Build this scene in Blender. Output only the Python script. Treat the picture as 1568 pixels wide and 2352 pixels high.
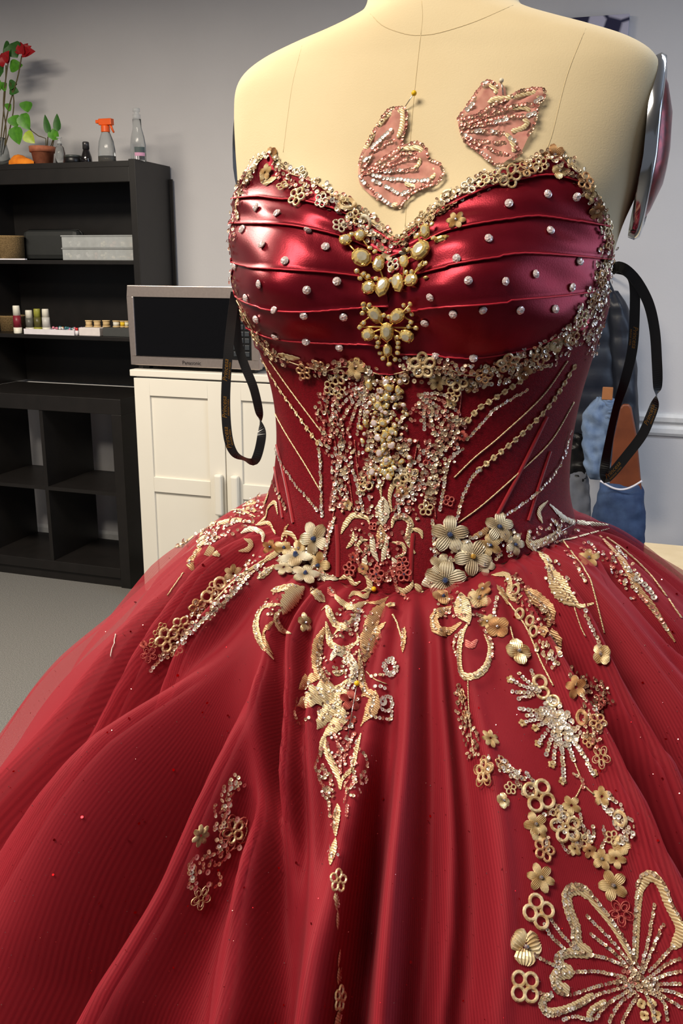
import bpy, bmesh, math, random
import numpy as np
from mathutils import Vector, Matrix, noise
from mathutils.bvhtree import BVHTree

for o in list(bpy.data.objects):
    bpy.data.objects.remove(o)
S = bpy.context.scene
COL = S.collection
random.seed(7)
PI = math.pi

# ------------------------------------------------------------------ camera
F = 2070.0                      # focal length in pixels of the 1568 x 2352 frame
PITCH, ROLL, CAMH = math.radians(15.1), math.radians(0.4), 1.42
cam_d = bpy.data.cameras.new('camera')
cam_d.sensor_fit = 'HORIZONTAL'
cam_d.sensor_width = 36.0
cam_d.lens = 36.0 * F / 1568.0
cam_d.clip_start = 0.02
cam = bpy.data.objects.new('camera', cam_d)
COL.objects.link(cam)
cam.matrix_world = Matrix.Translation((0, 0, CAMH)) @ Matrix.Rotation(PI / 2 - PITCH, 4, 'X') @ Matrix.Rotation(ROLL, 4, 'Z')
S.camera = cam

# ------------------------------------------------------------------ light
S.view_settings.view_transform = 'Standard'
S.view_settings.look = 'None'
S.view_settings.gamma = 1.0
S.view_settings.exposure = 0.0
S.view_settings.use_curve_mapping = False
cy = S.cycles
cy.max_bounces, cy.diffuse_bounces, cy.glossy_bounces, cy.transmission_bounces, cy.transparent_max_bounces = 6, 3, 3, 5, 8
cy.caustics_reflective = cy.caustics_refractive = False
cy.use_adaptive_sampling, cy.adaptive_threshold = True, 0.045
world = bpy.data.worlds.new('world')
S.world = world
world.use_nodes = True
bg = world.node_tree.nodes['Background']
bg.inputs[0].default_value = (0.86, 0.90, 1.0, 1)
bg.inputs[1].default_value = 0.15


def area(name, loc, target, sx, sy, power, col):
    d = bpy.data.lights.new(name, 'AREA')
    d.shape = 'RECTANGLE'
    d.size, d.size_y, d.energy, d.color = sx, sy, power, col
    o = bpy.data.objects.new(name, d)
    COL.objects.link(o)
    o.location = loc
    o.rotation_euler = (Vector(target) - Vector(loc)).to_track_quat('-Z', 'Y').to_euler()
    return o


WARM = (1.0, 0.89, 0.74)
area('ceiling_lamp_front', (-1.05, 0.0, 2.66), (-1.05, 0.0, 0), 1.2, 0.6, 66, WARM)
area('ceiling_lamp_shelf', (-1.7, 2.2, 2.66), (-1.7, 2.2, 0), 1.2, 0.6, 112, WARM)
area('wall_fill_right', (1.35, 1.75, 2.66), (1.35, 1.75, 0), 1.2, 0.6, 32, (0.86, 0.92, 1.0))  # added fill light to brighten the right of the wall, not a known fixture
area('window_daylight', (2.9, 0.9, 1.75), (0.4, 1.6, 1.2), 1.6, 1.5, 29, (0.56, 0.72, 1.0))

# ------------------------------------------------------------------ helpers


def lin(r, g, b):
    f = lambda c: (c / 12.92 if c <= 0.04045 else ((c + 0.055) / 1.055) ** 2.4)
    return (f(r / 255), f(g / 255), f(b / 255), 1.0)


def ray(px, py):
    x0, u0 = (px - 784) / F, (1176 - py) / F
    c, s = math.cos(ROLL), math.sin(ROLL)
    x, u = x0 * c - u0 * s, x0 * s + u0 * c
    return Vector((x, math.cos(PITCH) + math.sin(PITCH) * u, -math.sin(PITCH) + math.cos(PITCH) * u))


EYE = Vector((0, 0, CAMH))
MATS = {}


def mat(name, col, rough=0.5, metal=0.0, col2=None, scale=40, bump=0.0, bscale=None, spec=0.5, sheen=0, aniso=0,
        trans=0.0, ior=1.45, alpha=None, coat=0, emis=None):
    if name in MATS:
        return MATS[name]
    m = bpy.data.materials.new(name)
    m.use_nodes = True
    nt = m.node_tree
    b = nt.nodes['Principled BSDF']
    b.inputs['Roughness'].default_value = rough
    b.inputs['Metallic'].default_value = metal
    b.inputs['Specular IOR Level'].default_value = spec
    b.inputs['IOR'].default_value = ior
    b.inputs['Transmission Weight'].default_value = trans
    b.inputs['Coat Weight'].default_value = coat
    if sheen:
        b.inputs['Sheen Weight'].default_value = sheen
        b.inputs['Sheen Roughness'].default_value = 0.4
    tc = nt.nodes.new('ShaderNodeTexCoord')
    nz = nt.nodes.new('ShaderNodeTexNoise')
    nz.inputs['Scale'].default_value = scale
    nz.inputs['Detail'].default_value = 4
    nt.links.new(tc.outputs['Object'], nz.inputs['Vector'])
    rp = nt.nodes.new('ShaderNodeValToRGB')
    rp.color_ramp.elements[0].position = 0.3
    rp.color_ramp.elements[1].position = 0.7
    c2 = col2 or tuple(min(1, c * 0.9) for c in col[:3]) + (1,)
    rp.color_ramp.elements[0].color = c2
    rp.color_ramp.elements[1].color = col
    nt.links.new(nz.outputs['Fac'], rp.inputs['Fac'])
    nt.links.new(rp.outputs['Color'], b.inputs['Base Color'])
    if bump:
        n2 = nt.nodes.new('ShaderNodeTexNoise')
        n2.inputs['Scale'].default_value = bscale or scale
        nt.links.new(tc.outputs['Object'], n2.inputs['Vector'])
        bp = nt.nodes.new('ShaderNodeBump')
        bp.inputs['Strength'].default_value = bump
        bp.inputs['Distance'].default_value = 0.002
        nt.links.new(n2.outputs['Fac'], bp.inputs['Height'])
        nt.links.new(bp.outputs['Normal'], b.inputs['Normal'])
    if alpha is not None:
        b.inputs['Alpha'].default_value = alpha
    if emis:
        b.inputs['Emission Color'].default_value = emis[0]
        b.inputs['Emission Strength'].default_value = emis[1]
    MATS[name] = m
    return m


class MB:
    def __init__(self):
        self.v, self.f = [], []

    def quad(self, a, b, c, d):
        n = len(self.v)
        self.v += [a, b, c, d]
        self.f.append((n, n + 1, n + 2, n + 3))
        return self

    def box(self, x0, x1, y0, y1, z0, z1):
        n = len(self.v)
        self.v += [(x, y, z) for z in (z0, z1) for y in (y0, y1) for x in (x0, x1)]
        for q in ((0, 2, 3, 1), (4, 5, 7, 6), (0, 1, 5, 4), (2, 6, 7, 3), (0, 4, 6, 2), (1, 3, 7, 5)):
            self.f.append(tuple(n + i for i in q))
        return self

    def grid(self, pts, closed_u=False):
        """pts[i][j] -> quads"""
        n = len(self.v)
        R, C = len(pts), len(pts[0])
        for r in pts:
            self.v += [tuple(p) for p in r]
        for i in range(R - 1):
            for j in range(C if closed_u else C - 1):
                k = (j + 1) % C
                self.f.append((n + i * C + j, n + i * C + k, n + (i + 1) * C + k, n + (i + 1) * C + j))
        return self

    def lathe(self, prof, seg=24, sx=1.0, sy=1.0, cx=0, cy=0):
        pts = [[(cx + r * sx * math.cos(2 * PI * j / seg), cy + r * sy * math.sin(2 * PI * j / seg), z) for j in range(seg)] for r, z in prof]
        return self.grid(pts, True)

    def tube(self, path, rad, seg=8, caps=True):
        path = [Vector(p) for p in path]
        n = len(path)
        rings = []
        up = Vector((0.13, 0.27, 0.95))
        for i, p in enumerate(path):
            t = (path[min(i + 1, n - 1)] - path[max(i - 1, 0)])
            if t.length < 1e-9:
                t = Vector((0, 0, 1))
            t.normalize()
            a = t.cross(up)
            if a.length < 1e-4:
                a = t.cross(Vector((1, 0, 0)))
            a.normalize()
            b = t.cross(a)
            r = rad(i / (n - 1)) if callable(rad) else rad
            rings.append([tuple(p + (a * math.cos(2 * PI * j / seg) + b * math.sin(2 * PI * j / seg)) * r) for j in range(seg)])
        n0 = len(self.v)
        self.grid(rings, True)
        if caps:
            self.f.append(tuple(n0 + j for j in range(seg))[::-1])
            self.f.append(tuple(n0 + (n - 1) * seg + j for j in range(seg)))
        return self

    def ball(self, c, r, seg=10, rings=7, sc=(1, 1, 1)):
        pts = []
        for i in range(rings + 1):
            t = PI * i / rings
            pts.append([(c[0] + sc[0] * r * math.sin(t) * math.cos(2 * PI * j / seg), c[1] + sc[1] * r * math.sin(t) * math.sin(2 * PI * j / seg), c[2] - sc[2] * r * math.cos(t)) for j in range(seg)])
        return self.grid(pts, True)

    def build(self, name, m, parent=None, smooth=False, bevel=0, weld=True, solid=0, subsurf=0, normals=True):
        me = bpy.data.meshes.new(name)
        me.from_pydata([tuple(p) for p in self.v], [], self.f)
        if weld or normals:
            bm = bmesh.new()
            bm.from_mesh(me)
            if weld:
                bmesh.ops.remove_doubles(bm, verts=bm.verts, dist=1e-6)
            if normals:
                bmesh.ops.recalc_face_normals(bm, faces=bm.faces)
            bm.to_mesh(me)
            bm.free()
        if m:
            me.materials.append(m)
        if smooth:
            me.shade_smooth()
        o = bpy.data.objects.new(name, me)
        COL.objects.link(o)
        if parent:
            o.parent = parent
        if solid:
            md = o.modifiers.new('solid', 'SOLIDIFY')
            md.thickness = solid
        if bevel:
            md = o.modifiers.new('bevel', 'BEVEL')
            md.width = bevel
            md.segments = 2
            md.limit_method = 'ANGLE'
        if subsurf:
            md = o.modifiers.new('sub', 'SUBSURF')
            md.levels = md.render_levels = subsurf
        return o


def tag(o, label=None, cat=None, group=None, kind=None):
    if label:
        o['label'] = label
    if cat:
        o['category'] = cat
    if group:
        o['group'] = group
    if kind:
        o['kind'] = kind
    return o


def empty(name, loc=(0, 0, 0), rz=0, label=None, cat=None, group=None, parent=None):
    o = bpy.data.objects.new(name, None)
    o.empty_display_size = 0.05
    COL.objects.link(o)
    o.location = loc
    o.rotation_euler = (0, 0, rz)
    if parent:
        o.parent = parent
    return tag(o, label, cat, group)


# background frame: u along the back wall (to the right), v away from the camera
WANG = math.radians(17.7)
O0 = Vector((-0.9597, 3.8846, 0))
UU = Vector((math.cos(WANG), -math.sin(WANG), 0))
VV = Vector((math.sin(WANG), math.cos(WANG), 0))


def B(u, v, z):
    return O0 + UU * u + VV * v + Vector((0, 0, z))


def bthing(name, u, v, z, label, cat, group=None, rz=0):
    return empty(name, B(u, v, z), -WANG + rz, label, cat, group)


def struct(o):
    o['kind'] = 'structure'
    return o


# ------------------------------------------------------------------ room shell
WV = 0.50
M_wall = mat('wall_paint', lin(206, 204, 205), 0.85, col2=lin(201, 199, 200), scale=3, bump=0.15, bscale=120)
M_ceil = mat('ceiling_paint', lin(215, 213, 208), 0.9)
M_white = mat('white_trim', lin(225, 225, 225), 0.45)
M_carpet = mat('grey_carpet', lin(128, 126, 122), 0.95, col2=lin(82, 81, 79), scale=260, bump=0.8, bscale=500)
r = MB()
r.box(-5.0, 6.5, 0, 0.12, 0, 2.75)
w = struct(r.build('wall_back', M_wall))
w.location, w.rotation_euler = B(0, WV, 0), (0, 0, -WANG)
f = struct(MB().box(-5.0, 6.5, -7.5, 0.12, -0.1, 0).build('floor', M_carpet))
f.location, f.rotation_euler = B(0, WV, 0), (0, 0, -WANG)
f = struct(MB().box(-5.0, 6.5, -7.5, 0.12, 2.75, 2.85).build('ceiling', M_ceil))
f.location, f.rotation_euler = B(0, WV, 0), (0, 0, -WANG)
r = MB()
prof = [(0, 0), (0.012, 0), (0.02, 0.012), (0.02, 0.03), (0.011, 0.04), (0.011, 0.05), (0.026, 0.06), (0.03, 0.078), (0.018, 0.092), (0, 0.095)]
r.grid([[(x, -a, z) for a, z in prof] for x in (-4.9, 6.4)])
t = struct(r.build('trim_1', M_white))
t.location, t.rotation_euler = B(0, WV, 0.765), (0, 0, -WANG)
r = MB().grid([[(x, -a, z) for a, z in [(0, 0), (0.014, 0), (0.014, 0.085), (0.006, 0.1), (0, 0.1)]] for x in (-4.9, 6.4)])
t = struct(r.build('baseboard_back', M_white))
t.location, t.rotation_euler = B(0, WV, 0.0), (0, 0, -WANG)
# ------------------------------------------------------------------ dress form geometry
AX, AY = 0.070, 0.80
ALPHA = math.radians(19)
CA, SA = math.cos(-ALPHA), math.sin(-ALPHA)


def L2W(x, y, z):
    return Vector((AX + x * CA - y * SA, AY + x * SA + y * CA, z))


def W2L(p):
    x, y = p[0] - AX, p[1] - AY
    return Vector((x * CA + y * SA, -x * SA + y * CA, p[2]))


TAB = np.array([  # z, half width, front depth, back depth, exponent, x shift
    (1.080, .150, .128, .115, 2.0, 0), (1.150, .146, .124, .110, 2.0, 0), (1.206, .139, .113, .100, 2.0, -.002),
    (1.235, .131, .104, .095, 2.0, -.001), (1.275, .129, .098, .095, 2.0, 0), (1.314, .133, .097, .10, 2.05, 0),
    (1.352, .143, .099, .105, 2.1, -.002), (1.389, .155, .100, .110, 2.15, -.005), (1.426, .159, .098, .115, 2.2, -.006),
    (1.454, .163, .092, .115, 2.3, -.004), (1.485, .168, .086, .112, 2.4, .002), (1.519, .172, .080, .105, 2.5, .004),
    (1.546, .1745, .074, .095, 2.5, .005), (1.566, .173, .069, .083, 2.5, .005), (1.578, .166, .066, .076, 2.4, .005),
    (1.588, .150, .064, .071, 2.3, .005), (1.597, .125, .062, .068, 2.2, .005), (1.605, .098, .060, .065, 2.1, .006),
    (1.612, .077, .058, .062, 2.0, .006), (1.618, .064, .056, .059, 2.0, .007), (1.630, .0585, .054, .057, 2.0, .007),
    (1.660, .0565, .053, .056, 2.0, .008), (1.700, .0555, .052, .055, 2.0, .009)])


def _dense(T, m=24):
    Q = np.vstack([2 * T[0] - T[1], T, 2 * T[-1] - T[-2]])
    out = []
    for i in range(1, len(Q) - 2):
        a, b, c, d = Q[i - 1], Q[i], Q[i + 1], Q[i + 2]
        h = c[0] - b[0]
        mb, mc = (c - a) / (c[0] - a[0]) * h, (d - b) / (d[0] - b[0]) * h
        for k in range(m):
            t = k / m
            out.append((2 * t ** 3 - 3 * t * t + 1) * b + (t ** 3 - 2 * t * t + t) * mb + (-2 * t ** 3 + 3 * t * t) * c + (t ** 3 - t * t) * mc)
    out.append(T[-1])
    return np.array(out)


TABD = _dense(TAB)


def tabi(z):
    return [np.interp(z, TABD[:, 0], TABD[:, k]) for k in range(1, 6)]


def lobe(x, z):
    dz = z - 1.408
    sz = np.where(dz > 0, 0.062, 0.040)
    g = np.exp(-((x + 0.074) / 0.054) ** 2) + np.exp(-((x - 0.074) / 0.054) ** 2)
    return 0.040 * g * np.exp(-(dz / sz) ** 2)


def PFA(phi, z, off=0.0):
    """points of the form's surface (arrays), phi=0 front, + to the picture's right"""
    phi, z = np.broadcast_arrays(np.asarray(phi, float), np.asarray(z, float))
    a, bf, bb, n, xs = tabi(z)
    s, c = np.sin(phi), np.cos(phi)
    q = 2.0 / n
    x = (a + off) * np.sign(s) * np.abs(s) ** q
    y = -(np.where(c > 0, bf, bb) + off) * np.sign(c) * np.abs(c) ** q
    y = y - np.where(c > 0, lobe(x, z) * np.minimum(1, np.maximum(c, 0) * 2.2), 0)
    x = x + xs
    return np.stack([AX + x * CA - y * SA, AY + x * SA + y * CA, z], -1)


def PF(phi, z, off=0.0):
    return Vector(PFA(phi, z, off))


M_form = mat('form_canvas', lin(225, 207, 169), 0.8, col2=lin(220, 201, 162), scale=14, bump=0.08, bscale=900, spec=0.2)
M_seam = mat('form_seam', lin(204, 184, 143), 0.8)
M_chrome = mat('polished_steel', lin(205, 208, 212), 0.12, 1.0, col2=lin(195, 198, 203))
form = empty('dress_form', (AX, AY, 0), 0, 'cream canvas dress form torso wearing the red ball gown', 'mannequin')


def world_child(o, parent):
    o.parent = parent
    o.matrix_parent_inverse = Matrix.Translation(parent.location).inverted() if not parent.parent else (parent.parent.matrix_world if False else Matrix.Translation(parent['_w'])).inverted()
    return o


NP = 144
zs = list(np.concatenate([np.linspace(1.08, 1.55, 70), np.linspace(1.555, 1.635, 40), np.linspace(1.64, 1.70, 6)]))
rows = PFA(np.arange(NP)[None, :] * 2 * PI / NP, np.array(zs)[:, None])
fm = MB().grid(rows, True)
n0 = len(fm.v)
fm.v.append(L2W(.009, 0, 1.705))
top = (len(zs) - 1) * NP
for j in range(NP):
    fm.f.append((top + j, top + (j + 1) % NP, n0))
BV_FORM = BVHTree.FromPolygons([Vector(p) for p in fm.v], fm.f)
torso = fm.build('torso', M_form, None, True)
world_child(torso, form)


def cast(bvh, px, py):
    d = ray(px, py).normalized()
    h = bvh.ray_cast(EYE, d)
    return (None, None) if h[0] is None else (h[0], h[1] if h[1].dot(d) < 0 else -h[1])


def polyline(pts, n=None, step=None, smooth=True):
    """resample a pixel polyline (Catmull-Rom)"""
    P = [np.array(p, float) for p in pts]
    if smooth and len(P) > 2:
        Q = [2 * P[0] - P[1]] + P + [2 * P[-1] - P[-2]]
        out = []
        for i in range(1, len(Q) - 2):
            for k in range(12):
                t = k / 12
                a, b, c, d = Q[i - 1], Q[i], Q[i + 1], Q[i + 2]
                out.append(0.5 * ((2 * b) + (c - a) * t + (2 * a - 5 * b + 4 * c - d) * t * t + (3 * b - a - 3 * c + d) * t ** 3))
        out.append(P[-1])
        P = out
    P = np.array(P)
    L = np.concatenate([[0], np.cumsum(np.hypot(*(P[1:, :2] - P[:-1, :2]).T))])
    if n is None:
        n = max(2, int(round(L[-1] / step)) + 1)
    t = np.linspace(0, L[-1], n)
    return [tuple(np.interp(t, L, P[:, k])[i] for k in range(P.shape[1])) for i in range(n)]


def seam(path, r=0.00034, name='seam'):
    pts = []
    for x, y in polyline(path, step=12):
        p, nn = cast(BV_FORM, x, y)
        if p:
            pts.append(p - nn * 0.0001)
    return world_child(MB().tube(pts, r, 6).build(name, M_seam, None, True), form)


seam([(966, 80), (957, 160), (948, 250), (938, 380), (930, 520)])
seam([(850, 32), (880, 60), (930, 78), (966, 81), (1010, 75), (1090, 50), (1178, 12)])
seam([(966, 80), (970, 40), (968, 2)], 0.00026)
seam([(1345, 66), (1330, 100), (1300, 180), (1270, 300), (1255, 345)])
seam([(693, 105), (672, 190), (660, 270), (650, 350)], 0.00026)
# steel arm plates
M_armrefl = mat('disc_red_reflection', lin(150, 40, 45), 0.25, 0.6, col2=lin(60, 10, 15), scale=160)  # reflection of a red dress in the steel, put into the disc colour
for sgn in (1, -1):
    zc, ry, rz_ = 1.512, (0.047 if sgn > 0 else 0.040), 0.066
    ring, disc = [], []
    for k, (q, dx) in enumerate([(1.0, -.006), (1.03, -.001), (1.0, .003), (0.88, .004), (0.84, .001)]):
        ring.append([L2W(sgn * (a_ + dx), 0.012 + ry * q * math.cos(t), zc + rz_ * q * math.sin(t)) for t, a_ in
                     [(2 * PI * i / 48, np.interp(zc + rz_ * q * math.sin(2 * PI * i / 48), [1.43, 1.50, 1.58], [.1635, .1735, .174]) + (.004 if sgn > 0 else -.011)) for i in range(48)]])
    pl = MB().grid(ring, True).build('arm_plate', M_chrome, None, True)
    world_child(pl, form)
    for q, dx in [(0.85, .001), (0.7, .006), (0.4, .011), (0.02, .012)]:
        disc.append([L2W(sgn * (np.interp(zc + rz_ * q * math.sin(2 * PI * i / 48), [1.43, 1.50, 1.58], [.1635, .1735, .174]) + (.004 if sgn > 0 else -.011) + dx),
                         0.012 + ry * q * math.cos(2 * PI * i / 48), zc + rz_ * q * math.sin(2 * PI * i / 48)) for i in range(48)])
    world_child(MB().grid(disc, True).build('plate_disc', M_armrefl if sgn > 0 else M_chrome, None, True), form)
# stand under the skirt
world_child(MB().lathe([(0.0, 1.09), (0.018, 1.09), (0.018, 0.06), (0.0, 0.06)], 16, cx=AX, cy=AY).build('stand_pole', M_chrome, None, True), form)
world_child(MB().lathe([(0, 0.0), (0.2, 0.0), (0.2, 0.02), (0.05, 0.06), (0, 0.065)], 32, cx=AX, cy=AY).build('stand_base', M_chrome, None, True), form)

# ------------------------------------------------------------------ gown: bodice shell
gown = empty('ball_gown', (AX, AY, 0), 0, 'strapless dark red ball gown with gold lace on the dress form', 'dress')
M_satin = mat('red_satin', lin(132, 22, 39), 0.33, 0.62, col2=lin(120, 17, 33), scale=60, spec=0.4, bump=0.05, bscale=900)
M_corset = mat('red_mesh_corset', lin(122, 9, 25), 0.55, col2=lin(98, 5, 18), scale=500, bump=0.3, bscale=1400, spec=0.18)
NECK = [(548, 440), (580, 385), (622, 345), (660, 395), (720, 420), (800, 480), (870, 515), (928, 548), (985, 500), (1060, 435), (1150, 385), (1215, 365), (1275, 355), (1340, 410), (1385, 470), (1400, 540)]
# z of the top edge as function of phi
ph, zt = [], []
for x, y in polyline(NECK, step=14):
    p, nn = cast(BV_FORM, x, y)
    if p:
        l = W2L(p)
        a, bf, bb, n_, xs = tabi(l.z)
        ph.append(math.atan2((l.x - xs) / a, -l.y / bf))
        zt.append(l.z)
o_ = np.argsort(ph)
ph, zt = np.array(ph)[o_], np.array(zt)[o_]


def ztop(phi):
    phi = (phi + PI) % (2 * PI) - PI
    return np.interp(phi, np.concatenate([[-PI, ph[0] - .25], ph, [ph[-1] + .25, PI]]), np.concatenate([[1.38, 1.41], zt, [1.40, 1.38]]))


def zbot(phi):
    phi = (phi + PI) % (2 * PI) - PI
    return 1.203 - 0.034 * np.exp(-(phi / 0.62) ** 2)


NB = 200
pj = (np.arange(NB) * 2 * PI / NB)[None, :]
tk = np.linspace(0, 1, 61)[:, None]
rows = PFA(pj, zbot(pj) * (1 - tk) + (ztop(pj) - 0.004) * tk, 0.004)
sh = MB().grid(rows, True)
BV_SHELL = BVHTree.FromPolygons([Vector(p) for p in sh.v], sh.f)
shell = world_child(sh.build('corset', M_corset, None, True), gown)

# ------------------------------------------------------------------ gown: skirt
PR = np.array([(0, 0), (.030, .008), (.058, .028), (.10, .066), (.16, .122), (.24, .205), (.31, .30), (.37, .42), (.42, .58), (.455, .78), (.475, 1.0), (.48, 1.155)])
PR = _dense(np.column_stack([np.arange(len(PR)), PR]))[:, 1:]
sl = np.concatenate([[0], np.cumsum(np.hypot(*(PR[1:] - PR[:-1]).T))])
SMAX = sl[-1]


def prof(s):
    return np.interp(s, sl, PR[:, 0]), np.interp(s, sl, PR[:, 1])


def skirt_pts(phi, s, dn=0.0):
    zb = zbot(phi)
    p0 = PFA(phi + 0 * s, zb + 0 * s, 0.001)
    rho, ze = prof(s)
    r1, z1 = prof(np.minimum(SMAX, s + 0.04))
    r0, z0 = prof(np.maximum(0, s - 0.04))
    tl = np.hypot(r1 - r0, z1 - z0)
    nr, nz = (z1 - z0) / tl, (r1 - r0) / tl
    R_ = rho + nr * dn
    Z_ = -ze + nz * dn - (zb - 1.203) * np.minimum(1, s * 1.2)
    ox, oy = np.sin(phi) * CA + np.cos(phi) * SA, np.sin(phi) * SA - np.cos(phi) * CA
    return np.stack([p0[..., 0] + ox * R_, p0[..., 1] + oy * R_, p0[..., 2] + Z_], -1)


NS, NPH = 100, 240
SS = [SMAX * (i / NS) ** 1.25 for i in range(NS + 1)]
rows = skirt_pts((np.arange(NPH) * 2 * PI / NPH)[None, :], np.array(SS)[:, None])
sb = MB().grid(rows, True)
BV_BASE = BVHTree.FromPolygons([Vector(p) for p in sb.v], sb.f)


def base_param(px, py):
    h = BV_BASE.ray_cast(EYE, ray(px, py).normalized())
    if h[0] is None:
        return None
    i, j = divmod(h[2], NPH)
    q = [Vector(sb.v[k]) for k in sb.f[h[2]]]
    e1, e2 = q[1] - q[0], q[3] - q[0]
    d = h[0] - q[0]
    fu, fv = max(0, min(1, d.dot(e1) / e1.length_squared)), max(0, min(1, d.dot(e2) / e2.length_squared))
    phi = 2 * PI * (j + fu) / NPH
    return ((phi + PI) % (2 * PI) - PI, SS[i] * (1 - fv) + SS[i + 1] * fv)


CREASES = [  # pixel line of each valley, depth, half width (rad)
    ([(612, 1400), (565, 1550), (500, 1660), (440, 1790), (350, 1950), (280, 2075), (200, 2250), (165, 2350)], .050, .105),
    ([(640, 1440), (632, 1600), (628, 1750), (622, 1950), (612, 2350)], .016, .035),
    ([(700, 1420), (690, 1650), (680, 1850), (670, 2100), (665, 2350)], .012, .030),
    ([(938, 1400), (914, 1600), (893, 1725), (859, 1950), (834, 2150), (819, 2350)], .027, .050),
    ([(1010, 1430), (1060, 1600), (1079, 1775), (1090, 2050), (1085, 2350)], .009, .045),
    ([(985, 1600), (1000, 1750), (992, 1950), (979, 2200), (959, 2350)], .012, .035),
    ([(1190, 1330), (1290, 1500), (1420, 1780), (1500, 1920), (1560, 2040)], .042, .060),
    ([(1260, 1290), (1360, 1450), (1450, 1600), (1540, 1750)], .030, .055),
    ([(1330, 1240), (1440, 1360), (1530, 1470), (1566, 1520)], .018, .06),
    ([(500, 1330), (420, 1430), (320, 1560), (165, 1740), (60, 1870), (5, 1935)], .026, .060),
    ([(520, 1250), (430, 1335), (310, 1490), (170, 1660), (60, 1790)], .020, .05),
    ([(600, 1340), (520, 1440), (400, 1560), (250, 1720), (90, 1900), (10, 2010)], .012, .045),
    ([(470, 2080), (440, 2200), (420, 2350)], .014, .06),
]
CR = []
ASYM = [(.9, .5), (.8, .8), (.8, .8), (.75, .5), (1.2, .6), (1.2, .7), (.5, 1.6), (.5, 1.5), (.6, 1.4), (.6, 1.4), (.6, 1.4), (.7, 1.2), (1.2, .7)]
for ci_, (pts, dep, wid) in enumerate(CREASES):
    sp, pp = [], []
    for x, y in polyline(pts, step=20):
        q = base_param(x, y)
        if q:
            pp.append(q[0]); sp.append(q[1])
    if len(sp) < 2:
        continue
    od = np.argsort(sp)
    sp, pp = np.array(sp)[od], np.array(pp)[od]
    k_ = 2 if len(pts) > 2 else 1
    co = np.polyfit(sp, pp, k_)
    sg = np.linspace(sp[0], sp[-1], 12)
    CR.append((sg, np.polyval(co, sg), dep, wid) + ASYM[ci_])
# further folds round the sides and back
rr = random.Random(3)
phi = 1.75
while phi < 2 * PI - 1.75:
    CR.append((np.array([0.05, SMAX]), np.array([phi, phi + rr.uniform(-.05, .05)]), rr.uniform(.02, .045), rr.uniform(.05, .09), 1, 1))
    phi += rr.uniform(.2, .3)


NS, NPH = 190, 560
SS = np.array([SMAX * (i / NS) ** 1.3 for i in range(NS + 1)])
PH = (np.arange(NPH) * 2 * PI / NPH + PI) % (2 * PI) - PI
SG, PG = SS[:, None], PH[None, :]
amp = np.clip((SG - 0.015) / 0.20, 0, 1) ** 0.8
FOLD = np.zeros((NS + 1, NPH))
for ci_, (sp, pp, dep, wid, wl, wr) in enumerate(CR):
    pc = np.interp(SS, sp, pp)[:, None]
    e = (PG - pc + PI) % (2 * PI) - PI
    k = np.clip(1 - (sp[0] - .03 - SG) / .20, 0, 1) ** 1.3
    if ci_ in (0, 3):
        rs = np.clip((SG - .05) / .24, 0, 1)
        k = k * rs * rs * (3 - 2 * rs)
    g = e / (wid * np.where(e < 0, wl, wr))
    FOLD -= 2.5 * dep * k * (np.exp(-g * g) - 0.32 * np.exp(-((np.abs(g) - 1.7) / 0.75) ** 2))
FOLD *= amp
FOLD += np.sin(PG * 61 + 2.1 * np.sin(PG * 7)) * 0.0022 * np.exp(-((SG - 0.05) / 0.07) ** 2)
FOLD += 0.006 * amp * (np.sin(PG * 5 + SG * 9) * np.sin(SG * 14 + PG * 3 + 1)) + 0.0025 * amp * np.sin(PG * 23 + 3 * np.sin(SG * 6) + 1.3)


def skirt_mesh(name, off, damp, material):
    rows = skirt_pts(PG, SG, FOLD * damp + off(SG))
    m = MB().grid(rows, True)
    o = m.build(name, material, None, True, weld=False)
    me = o.data
    uv = me.uv_layers.new(name='cloth')
    n = len(me.loops)
    vi = np.empty(n, dtype=np.int32)
    me.loops.foreach_get('vertex_index', vi)
    ii, jj = vi // NPH, vi % NPH
    wrap = np.repeat(np.arange(len(me.polygons)) % NPH == NPH - 1, 4)
    u = jj / NPH
    u = np.where(wrap & (jj == 0), 1.0, u)
    sv = np.array(SS)[ii]
    uv.data.foreach_set('uv', np.stack([u, sv], 1).astype(np.float32).ravel())
    world_child(o, gown)
    return m, o


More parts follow.
